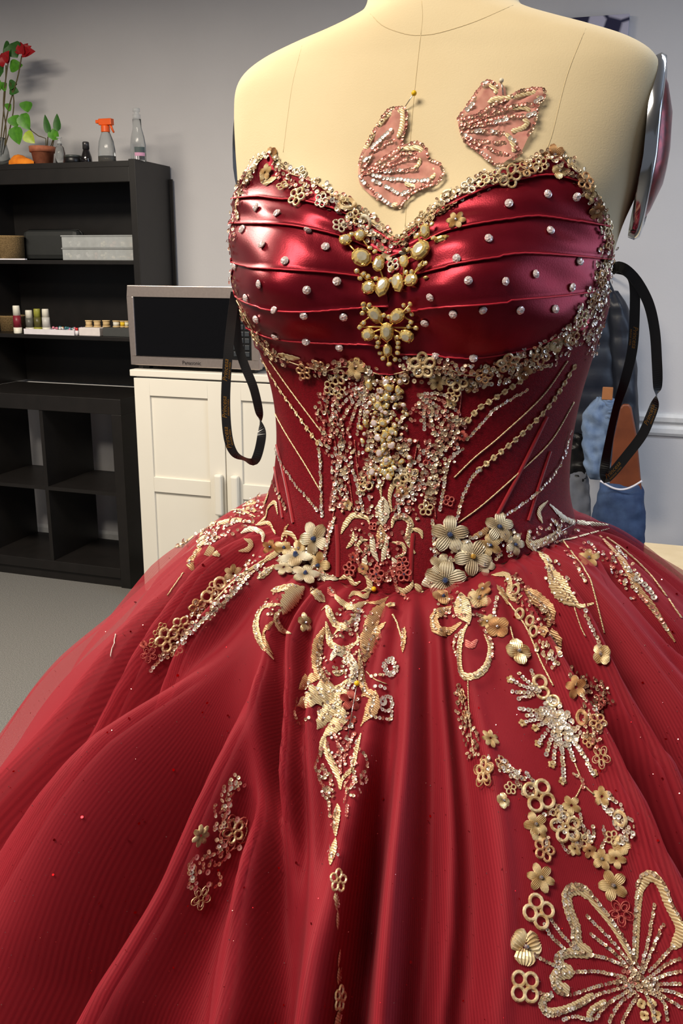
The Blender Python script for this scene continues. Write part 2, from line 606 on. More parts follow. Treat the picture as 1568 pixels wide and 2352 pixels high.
def cloth_mat(name, c1, c2, rough, alpha=None, lines=1600.0, sheen=0.3):
    m = bpy.data.materials.new(name)
    m.use_nodes = True
    nt = m.node_tree
    b = nt.nodes['Principled BSDF']
    b.inputs['Roughness'].default_value = rough
    b.inputs['Specular IOR Level'].default_value = 0.3
    b.inputs['Sheen Weight'].default_value = sheen
    b.inputs['Sheen Tint'].default_value = lin(235, 120, 130)
    uv = nt.nodes.new('ShaderNodeUVMap')
    mp = nt.nodes.new('ShaderNodeMapping')
    mp.inputs['Scale'].default_value = (lines, 1, 1)
    nt.links.new(uv.outputs[0], mp.inputs[0])
    wv = nt.nodes.new('ShaderNodeTexWave')
    wv.inputs['Scale'].default_value = 0.314
    wv.inputs['Distortion'].default_value = 1.2
    wv.inputs['Detail'].default_value = 1
    wv.inputs['Detail Scale'].default_value = 0.6
    nt.links.new(mp.outputs[0], wv.inputs[0])
    rp = nt.nodes.new('ShaderNodeValToRGB')
    rp.color_ramp.elements[0].color = c2
    rp.color_ramp.elements[1].color = c1
    rp.color_ramp.elements[0].position = 0.15
    rp.color_ramp.elements[1].position = 0.75
    nt.links.new(wv.outputs['Fac'], rp.inputs['Fac'])
    nt.links.new(rp.outputs[0], b.inputs['Base Color'])
    if alpha is not None:
        mr = nt.nodes.new('ShaderNodeMapRange')
        mr.inputs['To Min'].default_value = alpha - 0.055
        mr.inputs['To Max'].default_value = alpha + 0.055
        nt.links.new(wv.outputs['Fac'], mr.inputs['Value'])
        nt.links.new(mr.outputs[0], b.inputs['Alpha'])
    else:
        bp = nt.nodes.new('ShaderNodeBump')
        bp.inputs['Strength'].default_value = 0.05
        bp.inputs['Distance'].default_value = 0.001
        nt.links.new(wv.outputs['Fac'], bp.inputs['Height'])
        nt.links.new(bp.outputs[0], b.inputs['Normal'])
    MATS[name] = m
    return m


M_lining = cloth_mat('red_skirt_lining', lin(130, 14, 30), lin(122, 11, 27), 0.75)
M_tulle = cloth_mat('red_tulle', lin(170, 36, 51), lin(158, 28, 45), 0.7, alpha=0.48)
lm, lining = skirt_mesh('skirt_lining', lambda s: -0.003 - 0.012 * np.minimum(1, s / .3), 1.0, M_lining)
tm, tulle = skirt_mesh('tulle_overskirt', lambda s: 0.0005 + 0.004 * np.minimum(1, s / .3), 1.0, M_tulle)
BV_SKIRT = BVHTree.FromPolygons([Vector(p) for p in tm.v], tm.f)
BV_DRESS = BVHTree.FromPolygons([Vector(p) for p in sh.v] + [Vector(p) for p in tm.v], sh.f + [tuple(i + len(sh.v) for i in q) for q in tm.f])
# ------------------------------------------------------------------ background furniture


def BH(px, py, v):
    """wall coordinates (u, z) of a pixel on the vertical plane v"""
    d, o = ray(px, py), EYE - O0
    t = (v - o.dot(VV)) / d.dot(VV)
    p = o + d * t
    return p.dot(UU), p.z


def BW(px0, px1, py, v):
    return BH(px1, py, v)[0] - BH(px0, py, v)[0]


M_black = mat('black_brown_veneer', lin(28, 25, 24), 0.42, col2=lin(22, 20, 19), scale=18)
M_blk = mat('black_plastic', lin(20, 20, 21), 0.35)
M_cab = mat('white_cabinet_paint', lin(226, 221, 208), 0.5, col2=lin(222, 217, 204), scale=4)

cub = bthing('cube_shelf', 0, 0, 0, 'low black open-backed cube shelf standing on the grey carpet', 'shelf')
MB().box(-.05, 0, 0, .39, 0, .80).build('side_panel', M_black, cub, bevel=.002)
MB().box(-.82, -.77, 0, .39, 0, .80).build('side_panel', M_black, cub, bevel=.002)
MB().box(-.82, 0, 0, .39, .80, .868).build('top_panel', M_black, cub, bevel=.002)
MB().box(-.77, -.05, 0, .39, .045, .092).build('bottom_panel', M_black, cub, bevel=.002)
MB().box(-.77, -.05, .01, .03, 0, .045).build('plinth', M_black, cub)
MB().box(-.421, -.403, .004, .38, .092, .80).build('divider', M_black, cub)
MB().box(-.403, -.05, .004, .38, .432, .449).build('cube_shelf_board', M_black, cub)
MB().box(-.77, -.421, .004, .38, .432, .449).build('cube_shelf_board', M_black, cub)

HV = .18
hut = bthing('shelf_hutch', 0, HV, .868, 'tall black shelving hutch standing on the cube shelf', 'shelf')
Z1, Z2, ZT = 1.449, 1.118, 1.856
zr = lambda z: z - .868
MB().box(-.006, .026, 0, .31, 0, zr(ZT) + .006).build('side_panel', M_black, hut, bevel=.002)
MB().box(-.85, -.818, 0, .31, 0, zr(ZT) + .006).build('side_panel', M_black, hut, bevel=.002)
MB().box(-.818, -.006, .003, .31, zr(ZT) - .022, zr(ZT)).build('top_panel', M_black, hut)
MB().box(-.818, -.006, .003, .022, zr(ZT) - .085, zr(ZT) - .022).build('top_rail', M_black, hut, bevel=.003)
MB().box(-.818, -.006, .006, .29, zr(Z1) - .018, zr(Z1)).build('shelf_board', M_black, hut, bevel=.002)
MB().box(-.818, -.006, .006, .29, zr(Z2) - .018, zr(Z2)).build('shelf_board', M_black, hut, bevel=.002)
MB().box(-.818, -.006, .29, .30, 0, zr(ZT) - .022).build('back_panel', M_black, hut)
MB().box(.026, .04, .295, .305, 0, zr(ZT) - .05).build('back_edge', M_black, hut)

# white cabinet
cabv = -.15
cb = bthing('storage_cabinet', .153, cabv, 0, 'white two-door cabinet under the microwave', 'cabinet')
MB().box(.01, .80, .02, .40, .06, .992).build('body', M_cab, cb)
MB().box(.03, .78, .04, .38, 0, .06).build('plinth', M_cab, cb)
MB().box(-.006, .816, -.006, .405, .992, 1.019).build('top_panel', M_cab, cb, bevel=.003)
for x0, hx in ((.008, .365), (.412, .437)):
    d = MB()
    x1 = x0 + .40
    d.box(x0, x0 + .07, 0, .02, .065, .985).box(x1 - .07, x1, 0, .02, .065, .985)
    for z0, z1 in ((.065, .13), (.512, .575), (.915, .985)):
        d.box(x0 + .07, x1 - .07, 0, .02, z0, z1)
    dr = d.build('door', M_cab, cb, bevel=.0015)
    for z0, z1 in ((.13, .512), (.575, .915)):
        MB().box(x0 + .07, x1 - .07, .009, .018, z0, z1).build('door_panel', M_cab, dr)
    MB().box(hx, hx + .034, -.028, 0, .44, .612).build('handle', M_cab, dr, bevel=.008)

# microwave
mv = -.13
u0, zmw = BH(300, 830, mv)
u1, _ = BH(596, 848, mv)
zmw = 1.04
mw = bthing('microwave_oven', u0, mv, 1.019, 'silver microwave oven with black glass door on the white cabinet', 'microwave')
M_steel = mat('brushed_steel', lin(196, 182, 174), 0.34, 0.85, col2=lin(186, 172, 165), scale=90)
M_mglass = mat('black_door_glass', lin(9, 8, 9), 0.05, spec=.45)
W_ = u1 - u0
MB().box(.004, W_ - .004, .03, .36, .02, .325).build('housing', M_steel, mw, bevel=.008)
d = MB()
d.box(0, W_, 0, .032, .016, .052).box(0, W_, 0, .032, .288, .332).box(0, .026, 0, .032, .052, .288).box(W_ - .034, W_, 0, .032, .052, .288)
dr = d.build('door_frame', M_steel, mw, bevel=.003)
MB().box(.026, W_ - .118, .006, .03, .052, .288).build('door_window', M_mglass, dr, bevel=.002)
MB().box(W_ - .118, W_ - .034, .005, .03, .052, .288).build('control_panel', M_blk, mw)
M_key = mat('grey_keys', lin(52, 56, 60), 0.4)
for r_ in range(6):
    for c_ in range(3):
        MB().box(W_ - .110 + c_ * .024, W_ - .110 + c_ * .024 + .019, .002, .006, .066 + r_ * .026, .066 + r_ * .026 + .018).build('key', M_key, mw, bevel=.001)
MB().box(W_ - .108, W_ - .044, .003, .006, .235, .270).build('display', M_mglass, mw)
for x in (.05, W_ - .05):
    for y in (.05, .32):
        MB().box(x - .015, x + .015, y - .015, y + .015, 0, .02).build('foot', M_blk, mw)


def text_mesh(txt, size, font_shear=0.0, width=None, ext=0.0):
    c = bpy.data.curves.new('lettering', 'FONT')
    c.body = txt
    c.size = size
    c.shear = font_shear
    c.align_x = 'CENTER'
    c.align_y = 'CENTER'
    c.resolution_u = 3
    c.extrude = ext
    o = bpy.data.objects.new('lettering', c)
    COL.objects.link(o)
    dg = bpy.context.evaluated_depsgraph_get()
    dg.update()
    me = bpy.data.meshes.new_from_object(o.evaluated_get(dg))
    bpy.data.objects.remove(o)
    return me


lm_ = text_mesh('Panasonic', .021, ext=.0004)
lg = bpy.data.objects.new('lettering', lm_)
COL.objects.link(lg)
lm_.materials.append(mat('dark_print', lin(40, 34, 36), 0.5))
lg.parent = mw
lg.location = (BH(440, 832, mv)[0] - u0, -.0008, .033)
lg.rotation_euler = (PI / 2, 0, 0)

# --------------------------------------------------- things on the hutch
M_terra = mat('terracotta', lin(178, 108, 78), 0.8, col2=lin(150, 86, 62), scale=50)
M_leaf = mat('green_leaf', lin(86, 150, 40), 0.4, col2=lin(62, 120, 30), scale=60)
M_leaf2 = mat('dark_green_leaf', lin(52, 104, 36), 0.45, col2=lin(36, 80, 26), scale=60)
M_leafy = mat('yellow_green_leaf', lin(170, 190, 60), 0.4, col2=lin(140, 170, 50), scale=60)
M_stem = mat('brown_stem', lin(84, 74, 40), 0.6)
M_redpet = mat('red_petal', lin(176, 20, 30), 0.5, col2=lin(140, 8, 20), scale=80)
M_orange = mat('orange_plastic', lin(240, 96, 28), 0.35)
M_orcloth = mat('orange_cloth', lin(236, 140, 30), 0.85, col2=lin(215, 112, 18), scale=40, bump=.4)
M_clear = mat('clear_plastic', lin(232, 236, 236), 0.08, trans=0.92, ior=1.2)
M_amber = mat('amber_liquid', lin(196, 140, 40), 0.1, trans=0.3, ior=1.33)
M_paper = mat('white_label', lin(226, 222, 228), 0.6)
M_frost = mat('frosted_plastic', lin(206, 210, 210), 0.3, alpha=0.42)
M_burlap = mat('burlap', lin(150, 124, 84), 0.95, col2=lin(112, 90, 56), scale=200, bump=.8, bscale=300)
VT = .27
HT = ZT + .0005


def leaf(mb, base, tip, width, n=Vector((0, -1, .25)), cup=.15, heart=True):
    base, tip = Vector(base), Vector(tip)
    ax = tip - base
    L = ax.length
    ax.normalize()
    side = ax.cross(n).normalized()
    nn = side.cross(ax).normalized()
    rows = []
    for i in range(9):
        t = i / 8
        w = width * (math.sin(PI * min(1, t ** .62)) ** .8 if heart else math.sin(PI * t ** .8)) * .5
        w = max(w, .0004)
        c = base + ax * L * t - nn * .12 * L * t * t
        rows.append([c - side * w + nn * w * cup, c - side * w * .5 + nn * w * cup * .3, c, c + side * w * .5 + nn * w * cup * .3, c + side * w + nn * w * cup])
    mb.grid(rows)
    return mb


def loc3(px, py, v, v0, z0):
    """pixel on plane v, in the frame of a thing standing at (u0, v0, z0)"""
    u, z = BH(px, py, v)
    return u, v, z


pu, _ = BH(99, 366, VT)
pot = bthing('potted_plant', pu, VT, HT, 'trailing green plant in a terracotta pot on the hutch', 'plant')
MB().lathe([(0, 0), (.040, 0), (.049, .055), (.056, .055), (.058, .078), (.050, .078), (.047, .06), (0, .06)], 28).build('pot', M_terra, pot, True)


def P3(px, py, v, root_u, root_v, root_z):
    u, z = BH(px, py, v)
    return Vector((u - root_u, v - root_v, z - root_z))


q = lambda x, y, dv=0: P3(x, y, VT + dv, pu, VT, HT)
for path in ([(108, 340), (110, 315), (115, 305)], [(116, 338), (122, 320), (128, 312)], [(106, 340), (105, 318), (88, 312), (72, 300), (62, 285), (55, 268)], [(120, 340), (124, 318), (134, 296)]):
    pts = [q(x, y) for x, y in path]
    MB().tube(pts, .0022, 6).build('stem', M_stem, pot, True)
for b_, t_, w_, mm in [((113, 308), (100, 262), .026, M_leaf2), ((133, 302), (128, 260), .030, M_leaf2), ((122, 322), (126, 292), .045, M_leaf), ((60, 232), (62, 258), .05, M_leaf), ((30, 265), (38, 292), .05, M_leaf), ((48, 262), (66, 298), .05, M_leaf), ((34, 290), (42, 332), .055, M_leaf), ((57, 305), (78, 328), .04, M_leafy)]:
    leaf(MB(), q(*b_, -.02), q(*t_, -.02), w_ * 1.35).build('leaf', mm, pot, True)

vu, _ = BH(-2, 368, VT + .02)
vz = bthing('flower_vase', vu, VT + .02, HT, 'glass vase of tall red flowers at the hutch left end', 'vase')
MB().lathe([(0, 0), (.045, 0), (.05, .02), (.046, .07), (.034, .115), (.04, .125), (.037, .125), (.031, .115), (.042, .07), (.046, .022), (0, .006)], 28).build('vase', M_clear, vz, True)
q = lambda x, y, dv=0: P3(x, y, VT + .02 + dv, vu, VT + .02, HT)
for path in ([(2, 360), (10, 300), (22, 240), (40, 180), (50, 128)], [(-2, 360), (6, 280), (12, 210), (14, 150)], [(6, 355), (24, 290), (32, 235), (24, 190)], [(0, 350), (-10, 280), (-14, 220)], [(8, 350), (14, 300), (8, 230), (22, 120)]):
    MB().tube([q(x, y) for x, y in polyline(path, step=14)], .0028, 6).build('stem', M_stem, vz, True)
for b_, t_, w_, mm in [((26, 112), (4, 120), .06, M_leaf2), ((24, 100), (38, 132), .07, M_leaf2), ((22, 154), (50, 148), .045, M_leaf), ((20, 196), (38, 192), .035, M_leaf2), ((22, 206), (42, 210), .035, M_leaf2), ((5, 195), (-12, 200), .04, M_leaf), ((16, 252), (24, 238), .035, M_leaf), ((4, 205), (14, 190), .04, M_leaf), ((8, 165), (-8, 160), .05, M_leaf2)]:
    leaf(MB(), q(*b_), q(*t_), w_ * 1.3).build('leaf', mm, vz, True)
for (fx, fy, tips) in ((50, 128, [(37, 98), (45, 95), (52, 104), (62, 97), (70, 104), (78, 116), (60, 122), (44, 108), (66, 118)]), (12, 148, [(0, 120), (-8, 134), (18, 116), (6, 125), (22, 130), (-4, 145), (14, 138)])):
    fl = empty('flower', (0, 0, 0), parent=vz)
    fl['kind'] = 'part'
    del fl['kind']
    for k, (tx, ty) in enumerate(tips):
        leaf(MB(), q(fx, fy - 4, -.003 * (k % 3)), q(tx, ty, -.02 * ((k % 3) - 1)), .045, heart=False, cup=.3).build('petal', M_redpet, fl, True)

ou, _ = BH(50, 370, .22)
cl = MB()
rows = []
for i in range(15):
    t = i / 14
    rows.append([(-.062 + .124 * t, .03 * math.cos(a) * math.sin(PI * min(1, max(.04, t))) ** .5, .004 + max(0, (.044 - .016 * t) * math.sin(a) * math.sin(PI * min(.97, max(.05, t))) ** .4 * (1 + .18 * math.sin(9 * t + a * 3)))) for a in [PI * k / 10 for k in range(11)]])
cl.grid(rows)
co = cl.build('folded_cloth', M_orcloth, None, True)
co.location, co.rotation_euler = B(ou, .22, HT - .003), (0, 0, -WANG)
tag(co, 'crumpled orange cloth beside the terracotta pot', 'cloth')

bu, _ = BH(139, 366, .205)
bt = bthing('pump_bottle', bu, .205, HT, 'small clear pump bottle next to the terracotta pot', 'bottle')
MB().lathe([(0, 0), (.021, 0), (.022, .04), (.017, .065), (.009, .072), (.009, .08), (0, .08)], 20).build('bottle_body', M_clear, bt, True)
MB().lathe([(0, .076), (.011, .076), (.011, .088), (.004, .09), (.004, .1), (.012, .101), (.012, .106), (0, .107)], 16).build('pump', M_frost, bt, True)

ju, _ = BH(168, 366, .23)
jr = bthing('low_jar', ju, .23, HT, 'low glossy black jar on the hutch', 'jar')
MB().lathe([(0, 0), (.036, 0), (.038, .004), (.038, .022), (.036, .024), (0, .024)], 24).build('jar_body', M_blk, jr, True)
MB().lathe([(0, .024), (.037, .024), (.037, .031), (.034, .033), (0, .033)], 24).build('lid', mat('jar_lid', lin(70, 74, 72), .3), jr, True)

du, _ = BH(199, 366, .23)
db = bthing('dark_bottle', du, .23, HT, 'small dark bottle with grey cap left of the spray bottle', 'bottle')
MB().lathe([(0, 0), (.023, 0), (.024, .006), (.022, .026), (.014, .05), (.013, .056), (0, .056)], 20).build('bottle_body', mat('dark_glass', lin(24, 20, 22), .12, coat=.5), db, True)
MB().lathe([(0, .056), (.0145, .056), (.0145, .082), (.012, .086), (0, .086)], 18).build('cap', mat('dark_cap', lin(66, 64, 66), .25, .4), db, True)

su, _ = BH(246, 366, .24)
sp_ = bthing('spray_bottle', su, .24, HT, 'clear spray bottle with orange trigger head and amber liquid', 'bottle')
MB().lathe([(0, 0), (.039, 0), (.041, .006), (.040, .05), (.034, .085), (.022, .115), (.016, .126), (0, .126)], 24, 1, .7).build('bottle_body', M_clear, sp_, True)
MB().lathe([(0, .002), (.0375, .002), (.038, .026), (0, .026)], 24, 1, .7).build('liquid', M_amber, sp_, True)
hd = MB().lathe([(0, .122), (.019, .122), (.019, .146), (.016, .150), (0, .150)], 18)
hd.box(-.026, .036, -.013, .013, .150, .176).box(-.042, -.02, -.010, .010, .158, .172)
hd.v += [(-.046, -.009, .150), (-.046, .009, .150), (-.026, .012, .186), (-.026, -.012, .186), (.04, -.012, .184), (.04, .012, .184)]
hd.build('trigger_head', M_orange, sp_, bevel=.003)
MB().tube([(.026, 0, .155), (.030, 0, .140), (.040, 0, .120)], lambda t: .006 - .002 * t, 8).build('trigger', M_orange, sp_, True)

tu, _ = BH(318, 361, .25)
tb = bthing('cleaner_bottle', tu, .25, HT, 'tall clear bottle with a printed label at the hutch corner', 'bottle')
MB().lathe([(0, 0), (.033, 0), (.035, .006), (.035, .07), (.030, .10), (.020, .135), (.019, .170), (0, .170)], 24, 1, .7).build('bottle_body', M_clear, tb, True)
MB().lathe([(0, .170), (.0165, .170), (.0165, .188), (.010, .190), (.010, .198), (.016, .200), (.016, .212), (0, .216)], 18).build('cap', M_frost, tb, True)
MB().grid([[(.034 * math.sin(a), -.0245 * math.cos(a), z) for a in np.linspace(-.1, 1.35, 9)] for z in (.006, .022)]).build('label', M_paper, tb, True)
MB().grid([[(.0352 * math.sin(a), -.0250 * math.cos(a), z) for a in np.linspace(-.1, 1.35, 9)] for z in (.022, .036)]).build('label', mat('pink_label', lin(206, 150, 180), .6), tb, True)
MB().grid([[(.0352 * math.sin(a), -.0250 * math.cos(a), z) for a in np.linspace(-.1, 1.35, 9)] for z in (.036, .058)]).build('label', mat('dark_label', lin(70, 84, 84), .6), tb, True)

# upper shelf
S1 = Z1 + .0005
ku, _ = BH(15, 596, .26)
k = MB().lathe([(0, 0), (.082, 0), (.084, .1), (.09, .104), (.084, .108), (.079, .1), (.076, .008), (0, .008)], 32, 1, .8).build('woven_basket', M_burlap, None, True)
k.location, k.rotation_euler = B(ku, .27, S1), (0, 0, -WANG)
tag(k, 'tan burlap basket on the upper hutch shelf', 'basket')
cu, _ = BH(128, 596, .36)
cs = bthing('zip_case', cu, .36, S1, 'black rounded zip case standing behind the plastic boxes', 'case')
MB().box(-.15, .15, -.04, .04, 0, .135).build('case_body', mat('black_nylon', lin(44, 46, 46), .6), cs, bevel=.025)
MB().tube([(-.152, 0, .02), (-.152, 0, .12), (-.135, 0, .137), (.135, 0, .137), (.152, 0, .12), (.152, 0, .02)], .003, 6).build('zip', M_blk, cs, True)
M_bit = [mat('bead_cream', lin(224, 214, 190), .5), mat('bead_white', lin(230, 230, 228), .5), mat('bead_pink', lin(208, 168, 160), .5), mat('bead_grey', lin(120, 116, 112), .5)]
for zi, (lab, x0, x1) in enumerate((('lower of two stacked clear plastic organizer boxes', 151, 318), ('upper of two stacked clear plastic organizer boxes', 151, 317))):
    a_, _ = BH(x0, 598, .22)
    b_, _ = BH(x1, 598, .22)
    b_ = min(b_, -.012)
    z_ = S1 + zi * .0535
    bx = bthing('organizer_box', (a_ + b_) / 2, .245, z_, lab, 'box', 'organizer boxes')
    h_ = (b_ - a_) / 2
    fr = MB()
    fr.box(-h_, h_, -.045, -.0435, .002, .046).box(-h_, h_, .0435, .045, .002, .046).box(-h_, -h_ + .0015, -.0435, .0435, .002, .046).box(h_ - .0015, h_, -.0435, .0435, .002, .046).box(-h_, h_, -.045, .045, 0, .002)
    fr.build('tray', M_frost, bx)
    MB().box(-h_ - .004, h_ + .004, -.049, .049, .0465, .053).build('lid', M_frost, bx, bevel=.002)
    for k in range(1, 8):
        x = -h_ + 2 * h_ * k / 8
        MB().box(x - .0006, x + .0006, -.0425, .0425, .0025, .044).build('partition', M_frost, bx)
    rb = random.Random(zi + 5)
    for ci in range(8):
        x = -h_ + 2 * h_ * (ci + .5) / 8
        hp = rb.uniform(.012, .03)
        pile = MB()
        for _ in range(14):
            pile.ball((x + rb.uniform(-.013, .013), rb.uniform(-.034, .03), .0035 + rb.uniform(.003, hp)), rb.uniform(.004, .008), 7, 5)
        o = pile.build('small_notions', M_bit[rb.randrange(4)], bx, True)
        o['kind'] = 'stuff'
pu2, _ = BH(33, 596, .20)
pp_ = MB().box(-.075, .06, -.008, .008, 0, .006).build('paper_strip', M_paper, None)
pp_.location, pp_.rotation_euler = B(pu2, .203, S1), (0, 0, -WANG)
tag(pp_, 'thin white strip lying along the upper shelf edge', 'ruler')

# lower shelf
S2 = Z2 + .0005
ku, _ = BH(28, 760, .36)
k = MB().lathe([(0, 0), (.062, 0), (.064, .066), (.069, .07), (.064, .074), (.058, .066), (.056, .008), (0, .008)], 32).build('small_basket', M_burlap, None, True)
k.location, k.rotation_euler = B(ku, .36, S2), (0, 0, -WANG)
tag(k, 'small burlap basket behind the paint bottles', 'basket')
M_cap = mat('white_cap', lin(228, 224, 210), .45)


def paint_bottle(px, v, z, body, label, capm=None, hgt=1.0):
    u, _ = BH(px, 755, v)
    t = bthing('paint_bottle', u, v, z, label, 'bottle', 'paint bottles on the lower hutch shelf')
    MB().lathe([(0, 0), (.018, 0), (.019, .003), (.019, .028 * hgt), (0, .028 * hgt)], 18).build('bottle_base', capm or M_cap, t, True)
    MB().lathe([(0, .028 * hgt), (.0182, .028 * hgt), (.0175, .082 * hgt), (0, .082 * hgt)], 18).build('bottle_body', body, t, True)
    MB().lathe([(0, .082 * hgt), (.0165, .082 * hgt), (.0155, .124 * hgt), (.014, .127 * hgt), (0, .127 * hgt)], 18).build('cap', capm or M_cap, t, True)


M_olive = mat('olive_paint', lin(150, 150, 60), .45)
paint_bottle(41, .205, S2, mat('burgundy_paint', lin(124, 30, 46), .4), 'bottle with burgundy middle and white cap, foremost on the shelf', hgt=1.0)
TRZ = S2 + .004
paint_bottle(69, .245, TRZ, mat('grey_paint', lin(92, 92, 86), .4), 'bottle with dark grey middle and white cap in the tray', hgt=.8)
paint_bottle(88, .262, TRZ, mat('dark_olive', lin(84, 80, 38), .4), 'olive green bottle with olive cap in the tray', M_olive, .85)
paint_bottle(107, .262, TRZ, mat('pale_paint', lin(196, 194, 190), .4), 'pale bottle with blue band in the tray', hgt=.85)
a_, _ = BH(55, 765, .19)
b_, _ = BH(170, 765, .19)
tr = bthing('craft_tray', (a_ + b_) / 2, .24, S2, 'shallow white tray holding paint bottles and colourful notions', 'tray')
h_ = (b_ - a_) / 2
fr = MB().box(-h_, h_, -.05, .05, 0, .003).box(-h_, h_, -.05, -.047, .003, .024).box(-h_, h_, .047, .05, .003, .024).box(-h_, -h_ + .003, -.047, .047, .003, .024).box(h_ - .003, h_, -.047, .047, .003, .024)
fr.build('tray_body', M_paper, tr)
rb = random.Random(11)
cc = [mat('notion_' + n, lin(*c), .4) for n, c in dict(lilac=(190, 150, 210), pink=(214, 130, 150), gold=(206, 150, 70), teal=(60, 120, 130), white=(225, 222, 220)).items()]
for k_, m_ in enumerate(cc):
    pile = MB()
    for _ in range(12):
        pile.ball((rb.uniform(-.02 + .02 * k_ * .6, h_ - .012), rb.uniform(-.04, .03), .012 + rb.uniform(0, .018)), rb.uniform(.004, .008), 7, 5)
    o = pile.build('small_notions', m_, tr, True)
    o['kind'] = 'stuff'
a_, _ = BH(177, 766, .2)
mk = bthing('marker', a_, .20, S2, 'small white tube with red cap beside the craft tray', 'marker')
MB().lathe([(0, 0), (.008, 0), (.008, .022), (0, .022)], 14).build('tube', M_paper, mk, True)
MB().lathe([(0, .022), (.0065, .022), (.006, .034), (0, .035)], 14).build('cap', mat('red_cap', lin(200, 40, 40), .4), mk, True)
a_, _ = BH(182, 766, .2)
b_, _ = BH(230, 766, .2)
o = MB().box(0, b_ - a_, 0, .07, 0, .036).build('card_box', mat('cream_card', lin(224, 216, 214), .7), None, bevel=.002)
o.location, o.rotation_euler = B(a_, .197, S2), (0, 0, -WANG)
tag(o, 'flat cream card box right of the craft tray', 'box')
a_, _ = BH(236, 766, .2)
gb = MB().box(0, min(.15, -.012 - a_), 0, .08, 0, .038).build('grey_box', mat('grey_card', lin(66, 68, 68), .7), None, bevel=.002)
gb.location, gb.rotation_euler = B(a_, .2, S2), (0, 0, -WANG)
tag(gb, 'dark grey box beneath the white and yellow spools', 'box')
M_woodsp = mat('spool_wood', lin(206, 178, 130), .6)
rb = random.Random(2)
for px, base, col, wdt, lab in ((203, .0365, (206, 178, 130), .0175, 'leftmost of the wooden thread spools'), (222, .0365, (204, 176, 130), .0175, 'middle one of the wooden thread spools'), (243, .0385, (198, 170, 122), .0185, 'rightmost of the wooden thread spools'), (266, .0385, (226, 222, 206), .0175, 'white thread spool on the grey box'), (280, .0385, (236, 196, 40), .012, 'yellow thread spool on the grey box'), (290, .0385, (228, 222, 190), .011, 'cream thread spool next to the yellow spool')):
    u, _ = BH(px, 745, .245)
    t = bthing('thread_spool', min(u, -.022), .25, S2 + base, lab, 'spool', 'thread spools on the lower hutch shelf')
    m_ = mat('thread_%d' % px, lin(*col), .7)
    MB().lathe([(0, 0), (wdt, 0), (wdt, .004), (wdt * .9, .006), (0, .006)], 16).build('flange', M_woodsp, t, True)
    MB().lathe([(0, .006), (wdt * .86, .006), (wdt * .86, .024), (0, .024)], 16).build('thread', m_, t, True)
    MB().lathe([(0, .024), (wdt * .9, .024), (wdt, .026), (wdt, .030), (0, .030)], 16).build('flange', M_woodsp, t, True)

# --------------------------------------------------- right side: canvas, garments, table
cw = bthing('canvas_print', 1.70, WV - .001, 1.95, 'dark blue and white floral canvas on the wall behind the shoulder', 'picture')
cm = bpy.data.materials.new('floral_canvas')
cm.use_nodes = True
nt = cm.node_tree
bs = nt.nodes['Principled BSDF']
bs.inputs['Roughness'].default_value = .7
tc = nt.nodes.new('ShaderNodeTexCoord')
vo = nt.nodes.new('ShaderNodeTexVoronoi')
vo.inputs['Scale'].default_value = 9
vo.feature = 'DISTANCE_TO_EDGE'
nt.links.new(tc.outputs['Object'], vo.inputs['Vector'])
rp = nt.nodes.new('ShaderNodeValToRGB')
e = rp.color_ramp.elements
e[0].color, e[0].position = lin(28, 28, 62), .02
e[1].color, e[1].position = lin(186, 182, 200), .09
nt.links.new(vo.outputs['Distance'], rp.inputs['Fac'])
v2 = nt.nodes.new('ShaderNodeTexVoronoi')
v2.inputs['Scale'].default_value = 9
nt.links.new(tc.outputs['Object'], v2.inputs['Vector'])
sx = nt.nodes.new('ShaderNodeSeparateColor')
nt.links.new(v2.outputs['Color'], sx.inputs[0])
gt = nt.nodes.new('ShaderNodeMath')
gt.operation = 'GREATER_THAN'
gt.inputs[1].default_value = .62
nt.links.new(sx.outputs[0], gt.inputs[0])
mx = nt.nodes.new('ShaderNodeMix')
mx.data_type = 'RGBA'
nt.links.new(gt.outputs[0], mx.inputs[0])
nt.links.new(rp.outputs[0], mx.inputs[6])
mx.inputs[7].default_value = lin(26, 24, 60)
nt.links.new(mx.outputs[2], bs.inputs['Base Color'])
MB().box(0, .272, -.03, 0, 0, .397).build('canvas', cm, cw, bevel=.002)


def garment(name, rows_px, v, depth, material, parent_u, parent_z, parent, band=0, wr=.006, seed=0, expo=2.0):
    """closed soft body from silhouette rows (py, left px, right px)"""
    rows = []
    pl = polyline(rows_px, n=44)
    for i, (py, l, r) in enumerate(pl):
        ul, z = BH(l, py, v)
        ur, _ = BH(r, py, v)
        c, h = (ul + ur) / 2, (ur - ul) / 2
        t = i / 43
        puff = 1.0
        if band:
            puff = .80 + .20 * abs(math.sin(PI * band * t)) ** .6
        end = min(1, (t + .02) * 9, (1 - t + .02) * 9)
        ring = []
        for j in range(30):
            a = 2 * PI * j / 30
            nz = noise.noise(Vector((math.cos(a) * 2 + seed, t * 9, math.sin(a) * 2))) * wr
            x = c + (h * (.90 + .10 * puff) + nz) * math.copysign(abs(math.cos(a)) ** (2 / expo), math.cos(a))
            y = (depth * puff * end + nz * 1.5) * math.sin(a)
            ring.append((x - parent_u, y, z - parent_z + nz * .5))
        rows.append(ring)
    m = MB().grid(rows, True)
    n = len(m.v)
    for i0, sgn in ((0, 1), (43 * 30, -1)):
        m.f.append(tuple(i0 + k for k in range(30)))
    return m.build(name, material, parent, True)


